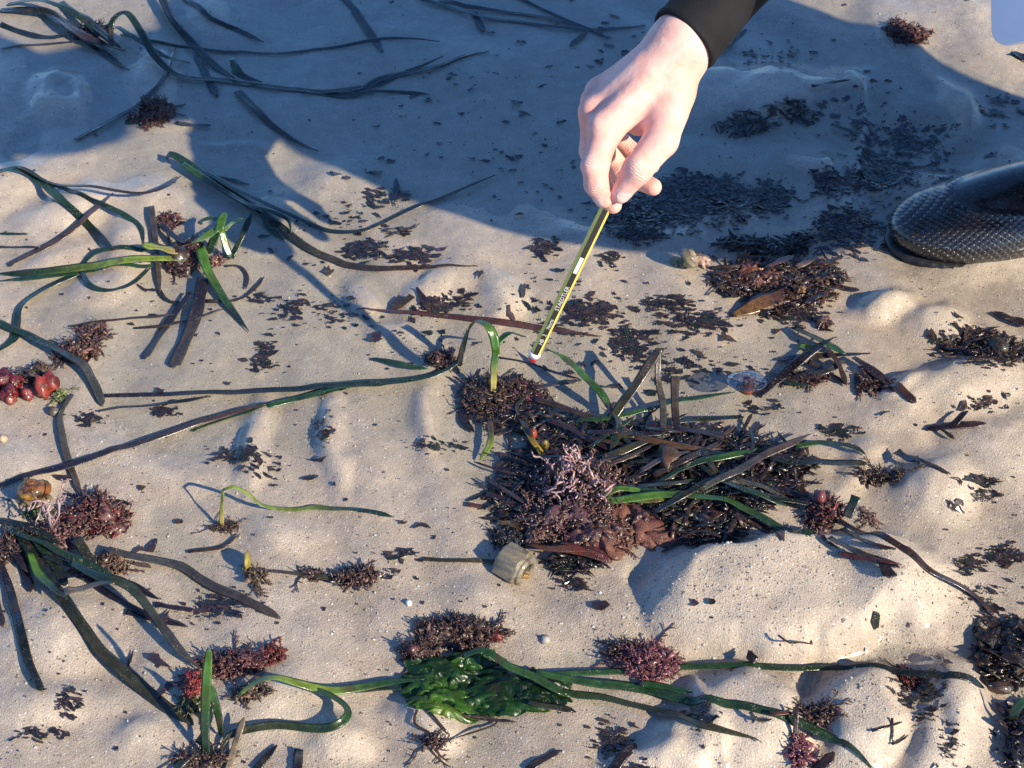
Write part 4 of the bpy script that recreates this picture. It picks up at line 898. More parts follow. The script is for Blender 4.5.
# -- bottom left: upright blades, red algae, S shaped green blade
p = plant('upright pair of green blades standing at the bottom beside red algae', (205,757))
BL(p, [(206,757,0),(205,718,26),(207,676,54),(209,649,72)], [8,9,9,6], GD, GB, tip=(0,.04)); BL(p, [(221,735,2),(219,718,14),(210,684,40)], [4,7,6], GD, GM); BL(p, [(197,750,3),(172,772,2)], 9, GR, TE); BL(p, [(198,744,4),(206,730,10),(212,706,24)], 7, GD)
tuft('', 205, 762, 24, 7, .010, DARKP+BRN, 80, name='root_tuft', parent=p, flakes=14)
tuft('bright red curly algae at the foot of the upright green blades', 194, 688, 9, 11, .018, REDS+[(.30,.03,.03)], 90, L=.008)
tuft('brownish red algae tuft with a long frond tip beside the upright blades', 232, 668, 30, 10, .020, [(.12,.03,.035),(.20,.07,.07),(.07,.025,.025)], 180, flakes=20)
tuft('crimson frond tip reaching right from the brownish red tuft', 272, 656, 12, 8, .008, REDS, 50)
tuft('olive wisps under the bright red curly algae', 190, 706, 10, 6, .005, [(.10,.11,.04),(.07,.07,.03)], 30)
p = plant('green blade bending in an S over the sand into the leafy green clump', (250,688))
BL(p, [(238,696,2),(258,681,12),(277,678,16),(301,684,12),(330,690,5),(360,687,3),(396,681,4),(425,679,5)], [4,7,8,9,9,8,7], YG, GM); BL(p, [(300,686,4),(350,691,2),(400,688,2),(425,688,3)], 5, GD, TE)
BL(p, [(304,686,8),(328,694,9),(345,705,9),(347,716,7),(333,726,4),(312,728,3),(277,725,4),(248,729,4),(226,740,3),(217,763)], [7,8,8,8,8,7,7,7,6,5], GM, OL, roll=30, curl=.45)
BL(p, [(238,696,2),(252,684,3),(268,668,3)], 3, TN); tuft('', 252, 694, 20, 7, .006, BRN+[(.3,.2,.15)], 60, name='root', parent=p, L=.008)
blade('pale tan dry stick at the bottom beside the upright blades', [(244,717,8),(236,742,4),(227,772)], 6, TN, (.30,.23,.15), tip=(.12,0))
blade('dark torn strip of blade slanting to the bottom edge', [(277,745),(256,770)], 7, BK, DK, tip=(.25,0)); blade('stubby dark grey strip standing at the bottom edge', [(299,749),(297,772)], 9, GR, BK, tip=(0,0))

# -- bottom centre: leafy green clump
p = tag(empty('sea_lettuce', gpt(480,690)), 'glossy ruffled bright green sea lettuce clump', 'sea lettuce')
def ruffle(px, py, rx, ry, hz, c1, c2, seed, ang=0., par=None, mat=None, name='frond'):
    s = pxm(px, py); c = gpt(px, py); n1, n2 = 52, 34; U, W2 = np.meshgrid(np.linspace(-1, 1, n1), np.linspace(-1, 1, n2), indexing='ij')
    Rr = np.sqrt(U*U+W2*W2); th = np.arctan2(W2, U); out = np.minimum(1, 1/(np.maximum(np.abs(U), np.abs(W2))/np.maximum(Rr, 1e-6)+1e-9)); q = np.maximum(np.abs(U), np.abs(W2))
    edge = 1+.5*fbm(np.cos(th)*2.2+seed, np.sin(th)*2.2+seed, seed, 4); r_ = q*edge
    lx = r_*np.cos(th)*rx*s; ly = r_*np.sin(th)*ry*s/.74; ca, sa = math.cos(ang), math.sin(ang)
    X = c[0]+lx*ca-ly*sa; Y = c[1]+lx*sa+ly*ca
    rid = 1-2*np.abs(fbm(X*46+seed+.3*Y*46, Y*95, seed+2, 3)); fine = fbm(X*170, Y*240, seed+4, 2)
    Z = sand(X, Y)+.0015+hz*(.35*(1-q**2)+.42*rid*(1-.6*q**3)+.22*fine)+.22*hz*q**2*np.sin(th*9+seed*2+3*fine)
    g = np.clip(.5+1.4*fbm(X*45+seed*2, Y*45, seed+9, 3), 0, 1)[..., None]; C = np.asarray(c1)*(1-g)+np.asarray(c2)*g
    V = np.stack([X, Y, np.maximum(Z, sand(X, Y)+.001)], -1); N = n1*n2; i = np.arange(N).reshape(n1, n2)
    F = np.stack([i[:-1, :-1], i[1:, :-1], i[1:, 1:], i[:-1, 1:]], -1).reshape(-1, 4)
    V2 = V.copy(); V2[..., 2] -= .0005
    m = MB(); m.add(np.concatenate([V.reshape(-1, 3), V2.reshape(-1, 3)]), [tuple(f) for f in F]+[tuple(f[::-1]+N) for f in F], np.concatenate([C.reshape(-1, 3)]*2)); return m.build(name, mat or M_LETT, None if par is False else (par or p))
UG, UD = (.022,.105,.012), (.006,.034,.008)
ruffle(455,676,48,17,.011,UD,UG,1,.05); ruffle(505,689,56,17,.008,UD,(.012,.060,.012),2,-.12); ruffle(446,694,38,17,.009,UG,(.07,.20,.01),3,.0); ruffle(432,682,30,18,.009,UD,UG,4,.2)
ruffle(470,700,42,14,.007,UD,UG,5,.1); ruffle(532,692,34,12,.006,UD,(.016,.075,.012),6,-.2); ruffle(424,702,18,9,.005,(.12,.25,.015),UG,7,0); ruffle(510,706,36,9,.005,UG,UD,8,-.1); ruffle(446,711,26,8,.004,(.13,.25,.015),UG,9,0); ruffle(472,664,30,8,.012,UG,(.09,.22,.02),10,.2)
tuft('', 456, 637, 44, 12, .018, DARKP+[(.16,.10,.08)], 240, name='brown_holdfast', parent=p, flakes=60); tuft('', 420, 652, 18, 10, .012, DARKP, 70, name='brown_holdfast', parent=p, flakes=14)
blob(p, 'red_bulb', 412, 655, 8, 5, .005, (.15,.02,.03), M_JELLY, 3, .9, .9, (.06,.012,.016)); blob(p, 'red_bulb', 496, 639, 8, 4, .004, (.36,.04,.035), M_JELLY, 5, .9, .9, (.16,.02,.02))
for pts in ([(417,710),(415,723),(439,740)], [(429,712),(438,722),(450,735)], [(458,716),(497,723),(449,740)], [(470,717),(500,722),(517,722)]): BL(p, pts, 2.4, BR)
tuft('', 432, 742, 11, 5, .004, DARKP, 30, name='rootlets', parent=p)
p = plant('three long green blades trailing right from the sea lettuce', (540,678))
BL(p, [(462,656,16),(484,650,22),(507,663,18),(536,678,10),(560,690,5),(573,693),(646,707),(705,725),(761,742)], [5,8,9,9,8,8,8,7], GM, OL); BL(p, [(536,672,8),(602,684,3),(646,688),(690,701),(749,707),(793,720),(832,739),(875,770)], [7,9,9,9,9,9,9], GM, GD)
BL(p, [(536,674,6),(617,672),(676,667),(734,665),(797,668,3),(841,667),(900,673,3),(941,676),(984,688)], [5,6,6,6,6,6,6,7,8], GM, DK, tip=(0,.02)); BL(p, [(640,683,2),(665,686,3),(692,692)], 6, GM); BL(p, [(528,702,5),(552,706,3),(576,712)], 6, OL, DK)
tuft('pink coralline tuft sitting on the trailing green blades', 648, 664, 28, 15, .016, PINK+[(.10,.04,.05)], 190, flakes=16); tuft('dark scrap tuft behind the pink coralline tuft', 622, 652, 16, 6, .008, DARKP, 50, flakes=12)
tuft('small pink tuft at the bottom edge below the green blade', 800, 754, 10, 12, .012, PINK, 60); blade('brown stem crossing under the long green blade at the bottom', [(796,707,8),(796,724,5),(796,746)], 5, BR, BG)
tuft('dark purple tuft beside the green blade at the bottom', 818, 716, 15, 8, .008, DARKP, 60, flakes=14); blade('orange brown sliver crossing under the long green blade', [(770,713,2),(796,714,3)], 4, RB)
for pts, w, lb in (([(528,770),(560,750)], 8, 'dark strip of blade cut by the bottom edge under the sea lettuce'), ([(611,772),(636,744)], 10, 'wide dark strip of blade poking up at the bottom edge'), ([(815,772),(834,752)], 10, 'short dark strip at the bottom edge beside the small pink tuft')): blade(lb, pts, w, BK, (.06,.035,.03), tip=(0,.1))

# ---------------------------------------------------------------- the big heap under the pencil
def inpoly(x, y, poly):
    c = False; n = len(poly)
    for i in range(n):
        (x1, y1), (x2, y2) = poly[i], poly[(i+1) % n]
        if (y1 > y) != (y2 > y) and x < (x2-x1)*(y-y1)/(y2-y1)+x1: c = not c
    return c
def matted(name, label, poly, n, cols, hmax, Lr, wr, seed, cat=None, flakes=0):
    """tangled mass of torn blades inside an outline on the ground"""
    rg = np.random.default_rng(seed); m = MB(); xs = [q[0] for q in poly]; ys = [q[1] for q in poly]; cx, cy = np.mean(xs), np.mean(ys); k = 0
    while k < n+flakes:
        x, y = rg.uniform(min(xs), max(xs)), rg.uniform(min(ys), max(ys))
        if not inpoly(x, y, poly): continue
        s = pxm(x, y); a = rg.uniform(0, math.pi) if rg.random() < .5 else rg.normal(.15, .5)
        e = min(1., 1.6*min(math.hypot((x-q[0]), 1.3*(y-q[1])) for q in poly)/50.)
        h = .001+hmax*e*rg.uniform(0, 1); c = np.asarray(cols[rg.integers(len(cols))])*rg.uniform(.5, 1.5)
        if k < n:
            L = rg.uniform(*Lr)*s/2; w = rg.uniform(*wr)*s; p0 = at_z(x, y, 0); b_ = rg.normal(0, .25)
            P = []
            for t in (-1, 0, 1):
                X = p0[0]+math.cos(a+b_*t)*L*t; Y = p0[1]+math.sin(a+b_*t)*L*t; P.append((X, Y, float(sand(X, Y))+max(.001, h+rg.normal(0, .0025))))
            ribbon(m, np.array(P), w, c, None, rg.normal(0, 14), (.05, .1), .0005, .12, seed=int(rg.integers(1e9)))
        else:
            p0 = at_z(x, y, 0); scrap_shape(m, p0[:2], rg.uniform(.002, .010), rg.uniform(.0007, .0024), .0003, rg.normal(.1, .8), c, rg, .0006, .9, base=float(sand(p0[0], p0[1]))+h)
        k += 1
    o = m.build(name, M_MAT); return tag(o, label, cat, None, 'stuff')
DARKS = [BK, BK, DK, (.026,.016,.022), (.045,.024,.024), (.030,.024,.016), (.065,.034,.028), (.04,.03,.035)]
matted('matted_seagrass', 'dark tangled mat of rotting seagrass below the pencil tip', [(468,372),(500,385),(530,398),(575,418),(640,420),(690,418),(735,430),(780,447),(820,462),(800,490),(770,505),(752,520),(735,545),(690,548),(640,520),(610,545),(560,548),(505,525),(486,488),(515,455),(540,440),(500,428),(478,405)], 620, DARKS, .006, (16,70), (1.6,5), 3, flakes=2200)
matted('matted_seagrass', 'dark shadowy layer of sodden weed left of the pink coralline heap', [(490,492),(515,455),(560,430),(600,440),(590,480),(560,520),(510,522)], 90, DARKS, .003, (14,45), (2,5), 4, flakes=900)
matted('matted_seagrass', 'strip of dark flakes of weed between nut and orange sponge', [(545,562),(570,554),(612,558),(596,572),(570,578),(556,576)], 40, [BK, DK, PU], .003, (8,26), (3,6), 5, flakes=160)
matted('matted_seagrass', 'spiky dark rotting blades at the lower side of the mat', [(640,500),(700,505),(745,520),(728,548),(690,548),(655,530)], 90, DARKS, .009, (14,46), (3,6), 9, flakes=80)
p = tag(empty('weed_film', gpt(540,480)), 'thin purple brown film of sodden weed spread left of the coralline heap', 'seaweed')
for i, (x, y, rx, ry, h, c1, c2) in enumerate(((530,478,36,26,.003,(.035,.020,.024),(.07,.036,.034)), (560,455,44,20,.003,(.030,.018,.022),(.06,.03,.03)), (545,510,44,20,.004,(.06,.03,.028),(.10,.05,.042)), (610,440,60,16,.003,(.03,.02,.02),(.075,.035,.03)), (690,450,66,18,.003,(.025,.018,.02),(.06,.035,.03)), (690,520,50,20,.004,(.025,.017,.02),(.05,.03,.028)), (740,480,50,16,.003,(.03,.02,.02),(.06,.04,.035)), (510,420,30,16,.003,(.05,.028,.026),(.08,.045,.035)))):
    ruffle(x, y, rx, ry, h, c1, c2, 30+i, .1*(i % 3-1), p, M_MAT, 'film')
p = plant('young green seedling with yellow stem standing left of the pencil tip', (493,395))
BL(p, [(493,396,2),(494,366,24),(496,351,34)], [6,6,7], YE, GB, tip=(0,0)); BL(p, [(496,352,34),(494,337,44),(489,327,50),(482,322,52),(473,322,48),(467,332,36)], [7,9,9,7,4], GB, TE); BL(p, [(496,347,36),(505,336,40),(514,333,40),(526,337,34)], [4,6,5,2], GM, TE)
BL(p, [(459,366,6),(462,350,18),(468,332,34),(474,323,46)], [5,5,4], BG, GM)
tuft('', 485, 398, 24, 20, .016, DARKP+BRN, 170, name='root_tuft', parent=p, flakes=60); tuft('', 520, 392, 28, 12, .012, DARKP, 90, name='root_tuft', parent=p, flakes=50, fcols=DARKP+[(.22,.03,.05)])
BL(p, [(472,392,4),(464,400),(463,418),(474,432)], 8, PU, BK)
blade('forked grey brown twig pointing at the pencil tip', [(497,357),(527,363),(555,372),(581,380)], 2.2, BK); blade('grey brown blade meeting the thin twig right of the seedling', [(525,390,3),(539,388,3),(563,383,2),(582,380)], 5, BG)
blade('short grass piece with yellow green tip hanging from the dark mat', [(490,420,4),(490,443,4),(480,460,2)], [5,6,6], BG, YG, tip=(0,.15)); blade('yellow shoot with orange joint rising from the dark mat', [(522,420,8),(532,441,10),(538,449,9),(547,462,6)], [5,6,6,5], OL, (.55,.38,.04))
blob(None, 'shoot_joint', 533, 444, 4, 4, .005, (.35,.07,.03), M_JELLY, 2, .2, 2.4, label='orange red joint of the yellow shoot in the mat', cat='seagrass')
blade('bright green pointed blade leaning past the pencil tip', [(545,347,20),(562,356,22),(579,370,20),(600,391,14),(609,407,8)], [2,6,9,9,6], GB, GM, tip=(.3,0)); blade('pale blue sheened blade base under the pointed green blade', [(603,398,10),(613,412,9),(619,427,10),(610,452,8)], [4,5,8,7], GR, TE)
blade('dark glossy blade stub in the middle of the mat', [(619,428,10),(635,449,9),(648,461,6)], 6, DK)
blade('red brown long stem lying behind the pencil', [(356,309),(405,312,2),(449,316),(499,322),(543,328),(602,336)], [2,5,6,6,6,5], RB, (.10,.045,.035))
blade('brown blade running right from seedling roots into the mat', [(535,399,4),(582,414,6),(611,420,7),(630,434,9),(658,442,10),(689,447,9),(722,449,7)], [6,7,7,7,7,7], BR, (.15,.075,.03))
blade('tall olive blade leaning up from the mat behind the pencil tip', [(609,424,6),(638,381,26),(659,348,44)], [9,10,9], OL, BG, tip=(0,.02)); blade('folded grey brown blade dropping from the tall olive blade', [(659,348,44),(658,379,26),(663,407,14),(663,438,6)], [7,6,6,6], BG, GR); blade('short brown upright blade right of the folded one', [(675,376,26),(675,410,14),(680,442,6)], [8,7,5], BG, BK, tip=(0,0))
blade('thin green blade crossing the mat towards the round bubble', [(578,421,8),(611,417,8),(650,409,6),(689,399,3),(735,392)], [4,5,5,5,3], GM); blade('olive blade lying along the upper side of the mat', [(668,423,6),(700,419,4),(744,417)], 6, OL, DK, tip=(0,.03))
blade('green blade slanting up through the right half of the mat', [(658,482,9),(694,463,11),(725,456,11),(757,448,8)], [4,7,8,7], TE, GM); blade('grey purple blade slanting across the right end of the mat', [(700,489,10),(725,477,12),(743,467,12),(767,453,10),(790,443,8),(810,434,5)], [6,8,8,8,7], GR, (.10,.07,.06))
blade('green loop blade at the right end of the mat', [(795,446,6),(829,443,5),(853,447,3),(866,455)], 6, GM, GD); blade('broad olive blade end right of the mat', [(770,458,5),(814,463,4),(867,463)], 9, DK, OL, tip=(0,.02))
blade('bright green folded blade sweeping right from the coralline heap', [(640,491,11),(620,489,13),(607,494,13),(612,500,12),(639,497,12),(662,494,12),(694,496,11),(725,499,10),(743,508,6),(767,520,3),(786,531,2),(803,535,3),(830,529,5)], [6,7,8,9,9,9,9,10,10,10,9,6], GB, GD, tip=(0,.05))
blade('second layer of the bright green folded blade', [(614,498,10),(640,500,10),(664,500,10)], [7,8,6], GB, (.16,.12,.03)); blade('purple brown blade under the long sweep of green blade', [(720,504,4),(736,512,3),(767,529),(784,541)], 8, PU, (.10,.06,.055))
for pts, w, c, lb in (([(727,483,6),(770,487,5),(808,497,3)], 6, BK, 'dark blade at the right fringe of the mat'), ([(740,490,4),(775,496),(800,508)], 7, (.11,.06,.03), 'orange brown blade at the right fringe of the mat'), ([(726,478,8),(760,485,6),(790,502,2)], 7, GR, 'grey blade fraying out of the right end of the mat'),
                     ([(640,470,10),(665,458,12),(690,452,10)], 6, (.12,.10,.11), 'pale sheened blade piece in the middle of the mat'), ([(690,500,7),(710,488,8),(740,478,8)], 7, DK, 'dark blade crossing under the grey purple one'), ([(575,470,8),(600,462,10),(640,455,9)], 6, BG, 'brown blade across the top of the coralline heap'), ([(486,494,2),(510,502,3),(530,520,2)], 7, PU, 'loose dark strip at the left fringe of the mat'), ([(466,504),(492,508)], 6, RB, 'short reddish strip poking out left of the mat')): blade(lb, pts, w, c)
for i in range(26):
    rg = np.random.default_rng(700+i); x = rg.uniform(560, 790); y = rg.uniform(424, 500); a = rg.normal(-.1, .45); L = rg.uniform(18, 48)
    blade('dark torn blade lying in the tangled mat', [(x-L*math.cos(a), y-L*math.sin(a), rg.uniform(4, 11)), (x, y, rg.uniform(8, 14)), (x+L*math.cos(a), y+L*math.sin(a), rg.uniform(2, 9))], rg.uniform(4, 8), [BK, DK, PU, OL, TE, BR][i % 6], group='torn blades in the mat')
tuft('pinkish purple coralline heap in the middle of the dark mat', 578, 502, 52, 42, .034, [(.30,.15,.15),(.20,.09,.10),(.40,.24,.23),(.13,.06,.07)], 620, L=.013, flakes=50, fcols=DARKP)
m = MB(); rg = np.random.default_rng(12)
for (x, y) in ((560,478), (575,470), (582,476), (590,486), (552,470), (600,498), (545,492), (570,490)):
    q = gpt(x, y, .016)
    for j in range(2): branchlet(m, q, nrm(np.array([rg.normal(.2, .5), rg.normal(.1, .4), 1.])), rg.uniform(.012, .02), .0011, [(.62,.38,.38),(.50,.26,.28),(.7,.5,.48)], rg, 2)
tag(m.build('coralline_sprigs', M_TUFT), 'pale pink coralline sprigs sticking up from the purple heap', 'algae')
tuft('crumbly orange brown crust over the salmon sponge', 612, 534, 24, 18, .016, [(.20,.09,.06),(.12,.05,.04),(.28,.15,.11)], 120, L=.008, flakes=30)
p = tag(empty('sponge', gpt(625,535)), 'smooth salmon coloured sponge lobes at the lower edge of the heap', 'sponge')
for i, (x, y, rx, ry, h) in enumerate(((640,530,24,16,.008), (612,540,18,14,.010), (590,550,16,9,.008), (622,512,16,12,.012), (660,538,22,9,.005), (604,556,12,6,.006))): blob(p, 'lobe', x, y, rx, ry, h*.55, (.27,.105,.07), M_SPONGE, i+3, 1.0, .3, (.15,.05,.035), sub=4)
p = tag(empty('kelp_strap', gpt(560,548)), 'glossy amber brown kelp strap behind the hexagonal nut', 'seaweed')
BL(p, [(528,544,4),(548,548,9),(575,548,9),(600,552,7),(610,560,3)], [9,12,10,8,7], (.24,.09,.02), (.16,.03,.02), mat=M_JELLY, roll=15); BL(p, [(560,546,8),(590,553,8),(611,562,4)], 9, (.20,.04,.02), (.10,.02,.02), mat=M_JELLY, roll=-20); BL(p, [(497,522,2),(512,524,4),(528,530,3)], [4,8,6], (.26,.14,.03), BR, mat=M_JELLY)
tuft('', 540, 538, 12, 7, .010, [(.36,.24,.16),(.2,.1,.07)], 50, name='crust', parent=p, L=.006)
tuft('glossy black weed scrap behind the hexagonal nut', 508, 538, 17, 10, .010, [BK, (.03,.05,.07)], 50, flakes=30); blob(None, 'weed_lump', 668, 466, 12, 14, .010, (.15,.07,.04), M_JELLY, 9, .5, .8, (.08,.06,.03), label='orange brown lump of weed in the middle of the mat', cat='seaweed')
blob(None, 'yellow_scrap', 545, 455, 4, 3, .004, (.5,.33,.03), M_JELLY, 3, .3, 3., label='tiny yellow scrap beside the pale coralline sprigs', cat='seaweed')

p = tag(empty('red_weed_sheet', gpt(585,535)), 'smooth red brown sheet of weed on the lower edge of the heap', 'seaweed')
for i, (x, y, rx, ry, h) in enumerate(((556,524,30,13,.016), (600,538,30,14,.015), (640,520,26,13,.014))): ruffle(x, y, rx, ry, h, (.13,.05,.042), (.075,.030,.028), 90+i, .15*i, p, M_JELLY, 'sheet')
# hexagonal nut
def hexnut():
    c = gpt(513,565,.004); axis = nrm(np.array([.80,-.58,-.02])); e1 = nrm(np.cross(axis, [0,0,1.])); e2 = np.cross(e1, axis)
    root = tag(empty('hexagonal_nut', c), 'weathered tan hexagonal nut half buried in the sand', 'nut')
    Ro, Ri, H = .0152, .0070, .019; m = MB(); V = []; N = 36; PH = .10
    def ringpts(r, z, hexa): 
        o = []
        for k in range(N):
            a = 2*math.pi*k/N+PH; f = 1/math.cos((a-PH) % (math.pi/3)-math.pi/6)*math.cos(math.pi/6) if hexa else 1
            o.append(c+axis*z+(e1*math.cos(a)+e2*math.sin(a))*min(r*f, r))
        return o
    prof = [(Ri,-H/2,0),(Ro*.83,-H/2,0),(Ro,-H/2+.0015,1),(Ro,H/2-.0015,1),(Ro*.83,H/2,0),(Ro*.79,H/2+.0002,0),(Ro*.78,H/2+.002,0),(Ro*.70,H/2+.0035,0),(Ri*1.15,H/2+.0035,0),(Ri,H/2+.002,0)]
    for r, z, h in prof: V += ringpts(r, z, h)
    n = len(prof); F = [(i*N+k, i*N+(k+1) % N, ((i+1) % n)*N+(k+1) % N, ((i+1) % n)*N+k) for i in range(n) for k in range(N)]
    V = np.array(V); C = np.tile(np.array([.22,.19,.135]), (len(V), 1))*(1+.5*fbm(V[:, 0]*220, V[:, 1]*220+V[:, 2]*160, 5, 3))[:, None]; C[4*N:8*N] = C[4*N:8*N]*1.25
    rust = sstep(.004, .0, V[:, 2]-c[2]+.009)[:, None]; C = C*(1-rust)+np.array([.28,.10,.03])*rust
    m.add(V, F, C); o = m.build('nut_body', M_STONE, root, True)
    md = o.modifiers.new('edges', 'EDGE_SPLIT'); md.split_angle = R(28)
    V, F = blob_mesh(c+axis*.003, (.0085,.0085,.0085), .35, 4); m = MB(); m.add(V, F, np.array([.09,.06,.04])); m.build('filling', M_JELLY, root)
    V, F = blob_mesh(c+axis*.011+e1*.001-e2*.003, (.0045,.0022,.0022), .4, 7, 2); m = MB(); m.add(V, F, np.array([.5,.27,.04])); m.build('orange_speck', M_JELLY, root)
hexnut()

# floating bubble with a snail under it
def bubble():
    c = gpt(747,390,.0); root = tag(empty('bubble', c), 'clear round bubble on an orange foot beside the mat', 'bubble')
    m_gl, nt, b_ = mat_new('bubble_film'); nt.nodes.remove(b_); geo = nd(nt, 'ShaderNodeNewGeometry')
    lw = nd(nt, 'ShaderNodeLayerWeight'); lw.inputs[0].default_value = .35; q = noise_n(nt, 130, 2, .5, geo.outputs['Position'])
    t = nd(nt, 'ShaderNodeBsdfTransparent'); t.inputs[0].default_value = (.66,.66,.68,1); g = nd(nt, 'ShaderNodeBsdfGlossy'); g.inputs['Roughness'].default_value = .04; nt.links.new(bump(nt, q.outputs['Fac'], .003, 1.), g.inputs['Normal'])
    mm = nd(nt, 'ShaderNodeMath', operation='MULTIPLY_ADD'); mm.inputs[1].default_value = .7; mm.inputs[2].default_value = .06; nt.links.new(lw.outputs['Facing'], mm.inputs[0])
    mx = nd(nt, 'ShaderNodeMixShader'); nt.links.new(mm.outputs[0], mx.inputs[0]); nt.links.new(t.outputs[0], mx.inputs[1]); nt.links.new(g.outputs[0], mx.inputs[2]); nt.links.new(mx.outputs[0], nt.nodes['Material Output'].inputs[0])
    ctr = gpt(747,381,.020); Rb = .0165; N = 40; V = []; prof = [(.0,.0042),(.25,.0041),(.5,.0036),(.72,.0028),(.88,.0017),(.97,.0007),(1.,0.),(.97,-.0006),(.85,-.0012),(.6,-.002),(.3,-.0025),(.0,-.0026)]
    for r, z in prof:
        for k in range(N): a = 2*math.pi*k/N; V.append(ctr+np.array([math.cos(a)*Rb*max(r, .01), math.sin(a)*Rb*.86*max(r, .01), z-.10*math.sin(a)*Rb*r]))
    F = [(i*N+k, i*N+(k+1) % N, (i+1)*N+(k+1) % N, (i+1)*N+k) for i in range(len(prof)-1) for k in range(N)]
    link('film', mesh('film', V, F), m_gl, root)
    m = MB(); P = [c+np.array([0,0,z]) for z in (0,.003,.007,.011,.0155,.0175)]; tube(m, P, [.006,.0062,.0048,.0042,.0052,.006], np.array([(.30,.07,.02),(.42,.12,.03),(.22,.06,.02),(.45,.16,.05),(.38,.13,.05),(.3,.1,.04)]), 16); m.build('foot', M_JELLY, root)
    rg = np.random.default_rng(3); m = MB()
    for i in range(14): a = rg.uniform(0, 6.28); r = rg.uniform(0, .012); V, F = blob_mesh(ctr+np.array([math.cos(a)*r, math.sin(a)*r*.8, -.0004]), np.full(3, rg.uniform(.0008, .0018)), .3, i, 1); m.add(V, F, np.array([(.4,.13,.06),(.5,.42,.35),(.2,.12,.08)][i % 3]))
    m.build('specks', M_STONE, root)
bubble()

# ---------------------------------------------------------------- right side
p = plant('broken seagrass stems with olive blade lying right of the bubble', (825,360), 'seagrass_wreck')
BL(p, [(793,327,2),(818,339,5),(846,354,3)], [7,9,8], OL, GM); BL(p, [(777,359),(818,356,4),(870,353)], 6, BK); BL(p, [(853,357,4),(877,374,3),(916,403)], [8,9,8], BK, (.06,.03,.03), tip=(0,.02)); BL(p, [(758,396),(789,370,3),(818,347,6),(833,338,6)], [7,10,10,7], BK); BL(p, [(826,347,7),(838,363,5),(847,386)], 5, BR)
BL(p, [(808,361,3),(826,372),(845,384)], 6, PU, BK); BL(p, [(845,361,3),(822,372,4),(785,380,2)], [5,8,7], GR, BK); BL(p, [(857,374),(859,395)], 6, BK); BL(p, [(797,345,1),(806,346,2),(817,347,3)], [5,10,6], YG, GB); BL(p, [(770,372),(790,384,2),(812,386)], 4, TE); BL(p, [(860,366,3),(880,385),(896,392)], 7, (.05,.02,.02))
tuft('', 806, 380, 24, 6, .005, DARKP+[(.2,.05,.05)], 60, name='frond', parent=p, flakes=24); tuft('', 870, 384, 14, 8, .005, DARKP, 30, name='frond', parent=p, flakes=12)
p = tag(empty('weed_twig', gpt(950,427)), 'dark forked twig of weed lying alone on pale sand', 'seaweed')
BL(p, [(926,429),(953,426,3),(986,423)], 7, BK, PU, tip=(.1,.1)); BL(p, [(953,425,3),(960,417,6),(968,411,7)], 6, BK); BL(p, [(941,429,2),(955,439)], 4, BK)
p = tag(empty('weed_twig', gpt(920,461)), 'dark twig with leafy head lying below the forked twig', 'seaweed'); BL(p, [(896,451,3),(905,456,4),(916,462,2)], 9, BK, (.03,.05,.07)); BL(p, [(913,461,2),(920,460,3),(951,474)], 5, BK, BR); BL(p, [(916,456,4),(919,464,2)], 4, BK)
tuft('brown crumbled weed piece above the small sand bump', 880, 479, 22, 5, .006, BRN+[BK], 60, flakes=20)
p = plant('purple tufted runner with dark stems trailing over the big sand mound', (828,522), 'seagrass_runner')
tuft('', 826, 516, 16, 13, .018, DARKP+[(.24,.05,.06),(.3,.14,.12)], 120, name='tuft', parent=p, flakes=36, fcols=DARKP+REDS); blob(p, 'red_bulb', 817, 508, 6, 5, .005, (.28,.07,.08), M_JELLY, 3, .3, 2.6)
BL(p, [(856,496,16),(852,506,9),(847,517,5)], 9, TE, GR, tip=(0,0)); BL(p, [(838,520,6),(850,527,4),(880,540),(906,549,3),(929,569),(958,584,2),(976,596),(994,615)], [7,7,7,6,6,6,6,6], BK, (.07,.035,.03), tip=(0,.02)); BL(p, [(842,528,5),(866,541,3),(896,549)], 6, GR, BK)
BL(p, [(829,537,4),(848,547,4),(865,555,3),(890,564),(900,568)], [6,7,7,6], GR, BK); BL(p, [(838,553,2),(856,557,4),(880,560,3),(902,565)], [5,6,5,3], (.15,.03,.035), (.10,.03,.03)); BL(p, [(880,560,3),(888,572,2),(897,575)], [5,12,8], BK); BL(p, [(812,533),(826,540),(838,548)], 4, RB)
tuft('', 818, 537, 10, 6, .006, [(.30,.18,.16),(.2,.1,.1)], 26, name='tuft', parent=p); tuft('', 868, 518, 7, 7, .004, [(.22,.13,.12)], 20, name='frond', parent=p)
# big brown leaf heap and shell at the edge of the shade
blade('broad flat tan brown leaf lying at the edge of the shade', [(733,315),(769,300,3),(813,284,2)], [6,19,21,13], (.20,.095,.030), (.12,.05,.025), name='kelp_leaf', cat='seaweed', mat=M_JELLY, roll=-6, curl=.08)
for i, (x, y, rx, ry, c, lb) in enumerate(((745,259,7,5,(.32,.12,.04),'small orange brown leaf curl next to the shell'), (749,274,13,7,(.26,.08,.04),'orange brown leaf curl with blue sheen in the brown weed'), (756,285,7,5,(.30,.11,.07),'pinkish brown bulb below the orange leaf curl'), (772,279,9,7,(.20,.07,.04),'dark orange leaf curl in the middle of the brown weed'), (800,292,6,5,(.30,.15,.05),'yellow brown curl above the broad tan leaf'), (823,325,8,6,(.13,.055,.04),'brown curled flake above the olive blade'))): tag(ruffle(x, y, rx*1.15, ry*1.2, .009, c, tuple(v*.5 for v in c), 60+i, .4*i, False, M_JELLY, 'leaf_curl'), lb, 'seaweed')
blade('red brown leaf strip at the top of the brown weed', [(766,267,4),(780,261,7),(794,256,5)], [5,9,6], (.22,.06,.03), (.3,.1,.07), mat=M_JELLY); blade('pale pinkish strip at the right end of the brown weed', [(796,267,3),(806,262,5),(816,256,4)], [5,8,7], (.24,.16,.14), mat=M_JELLY)
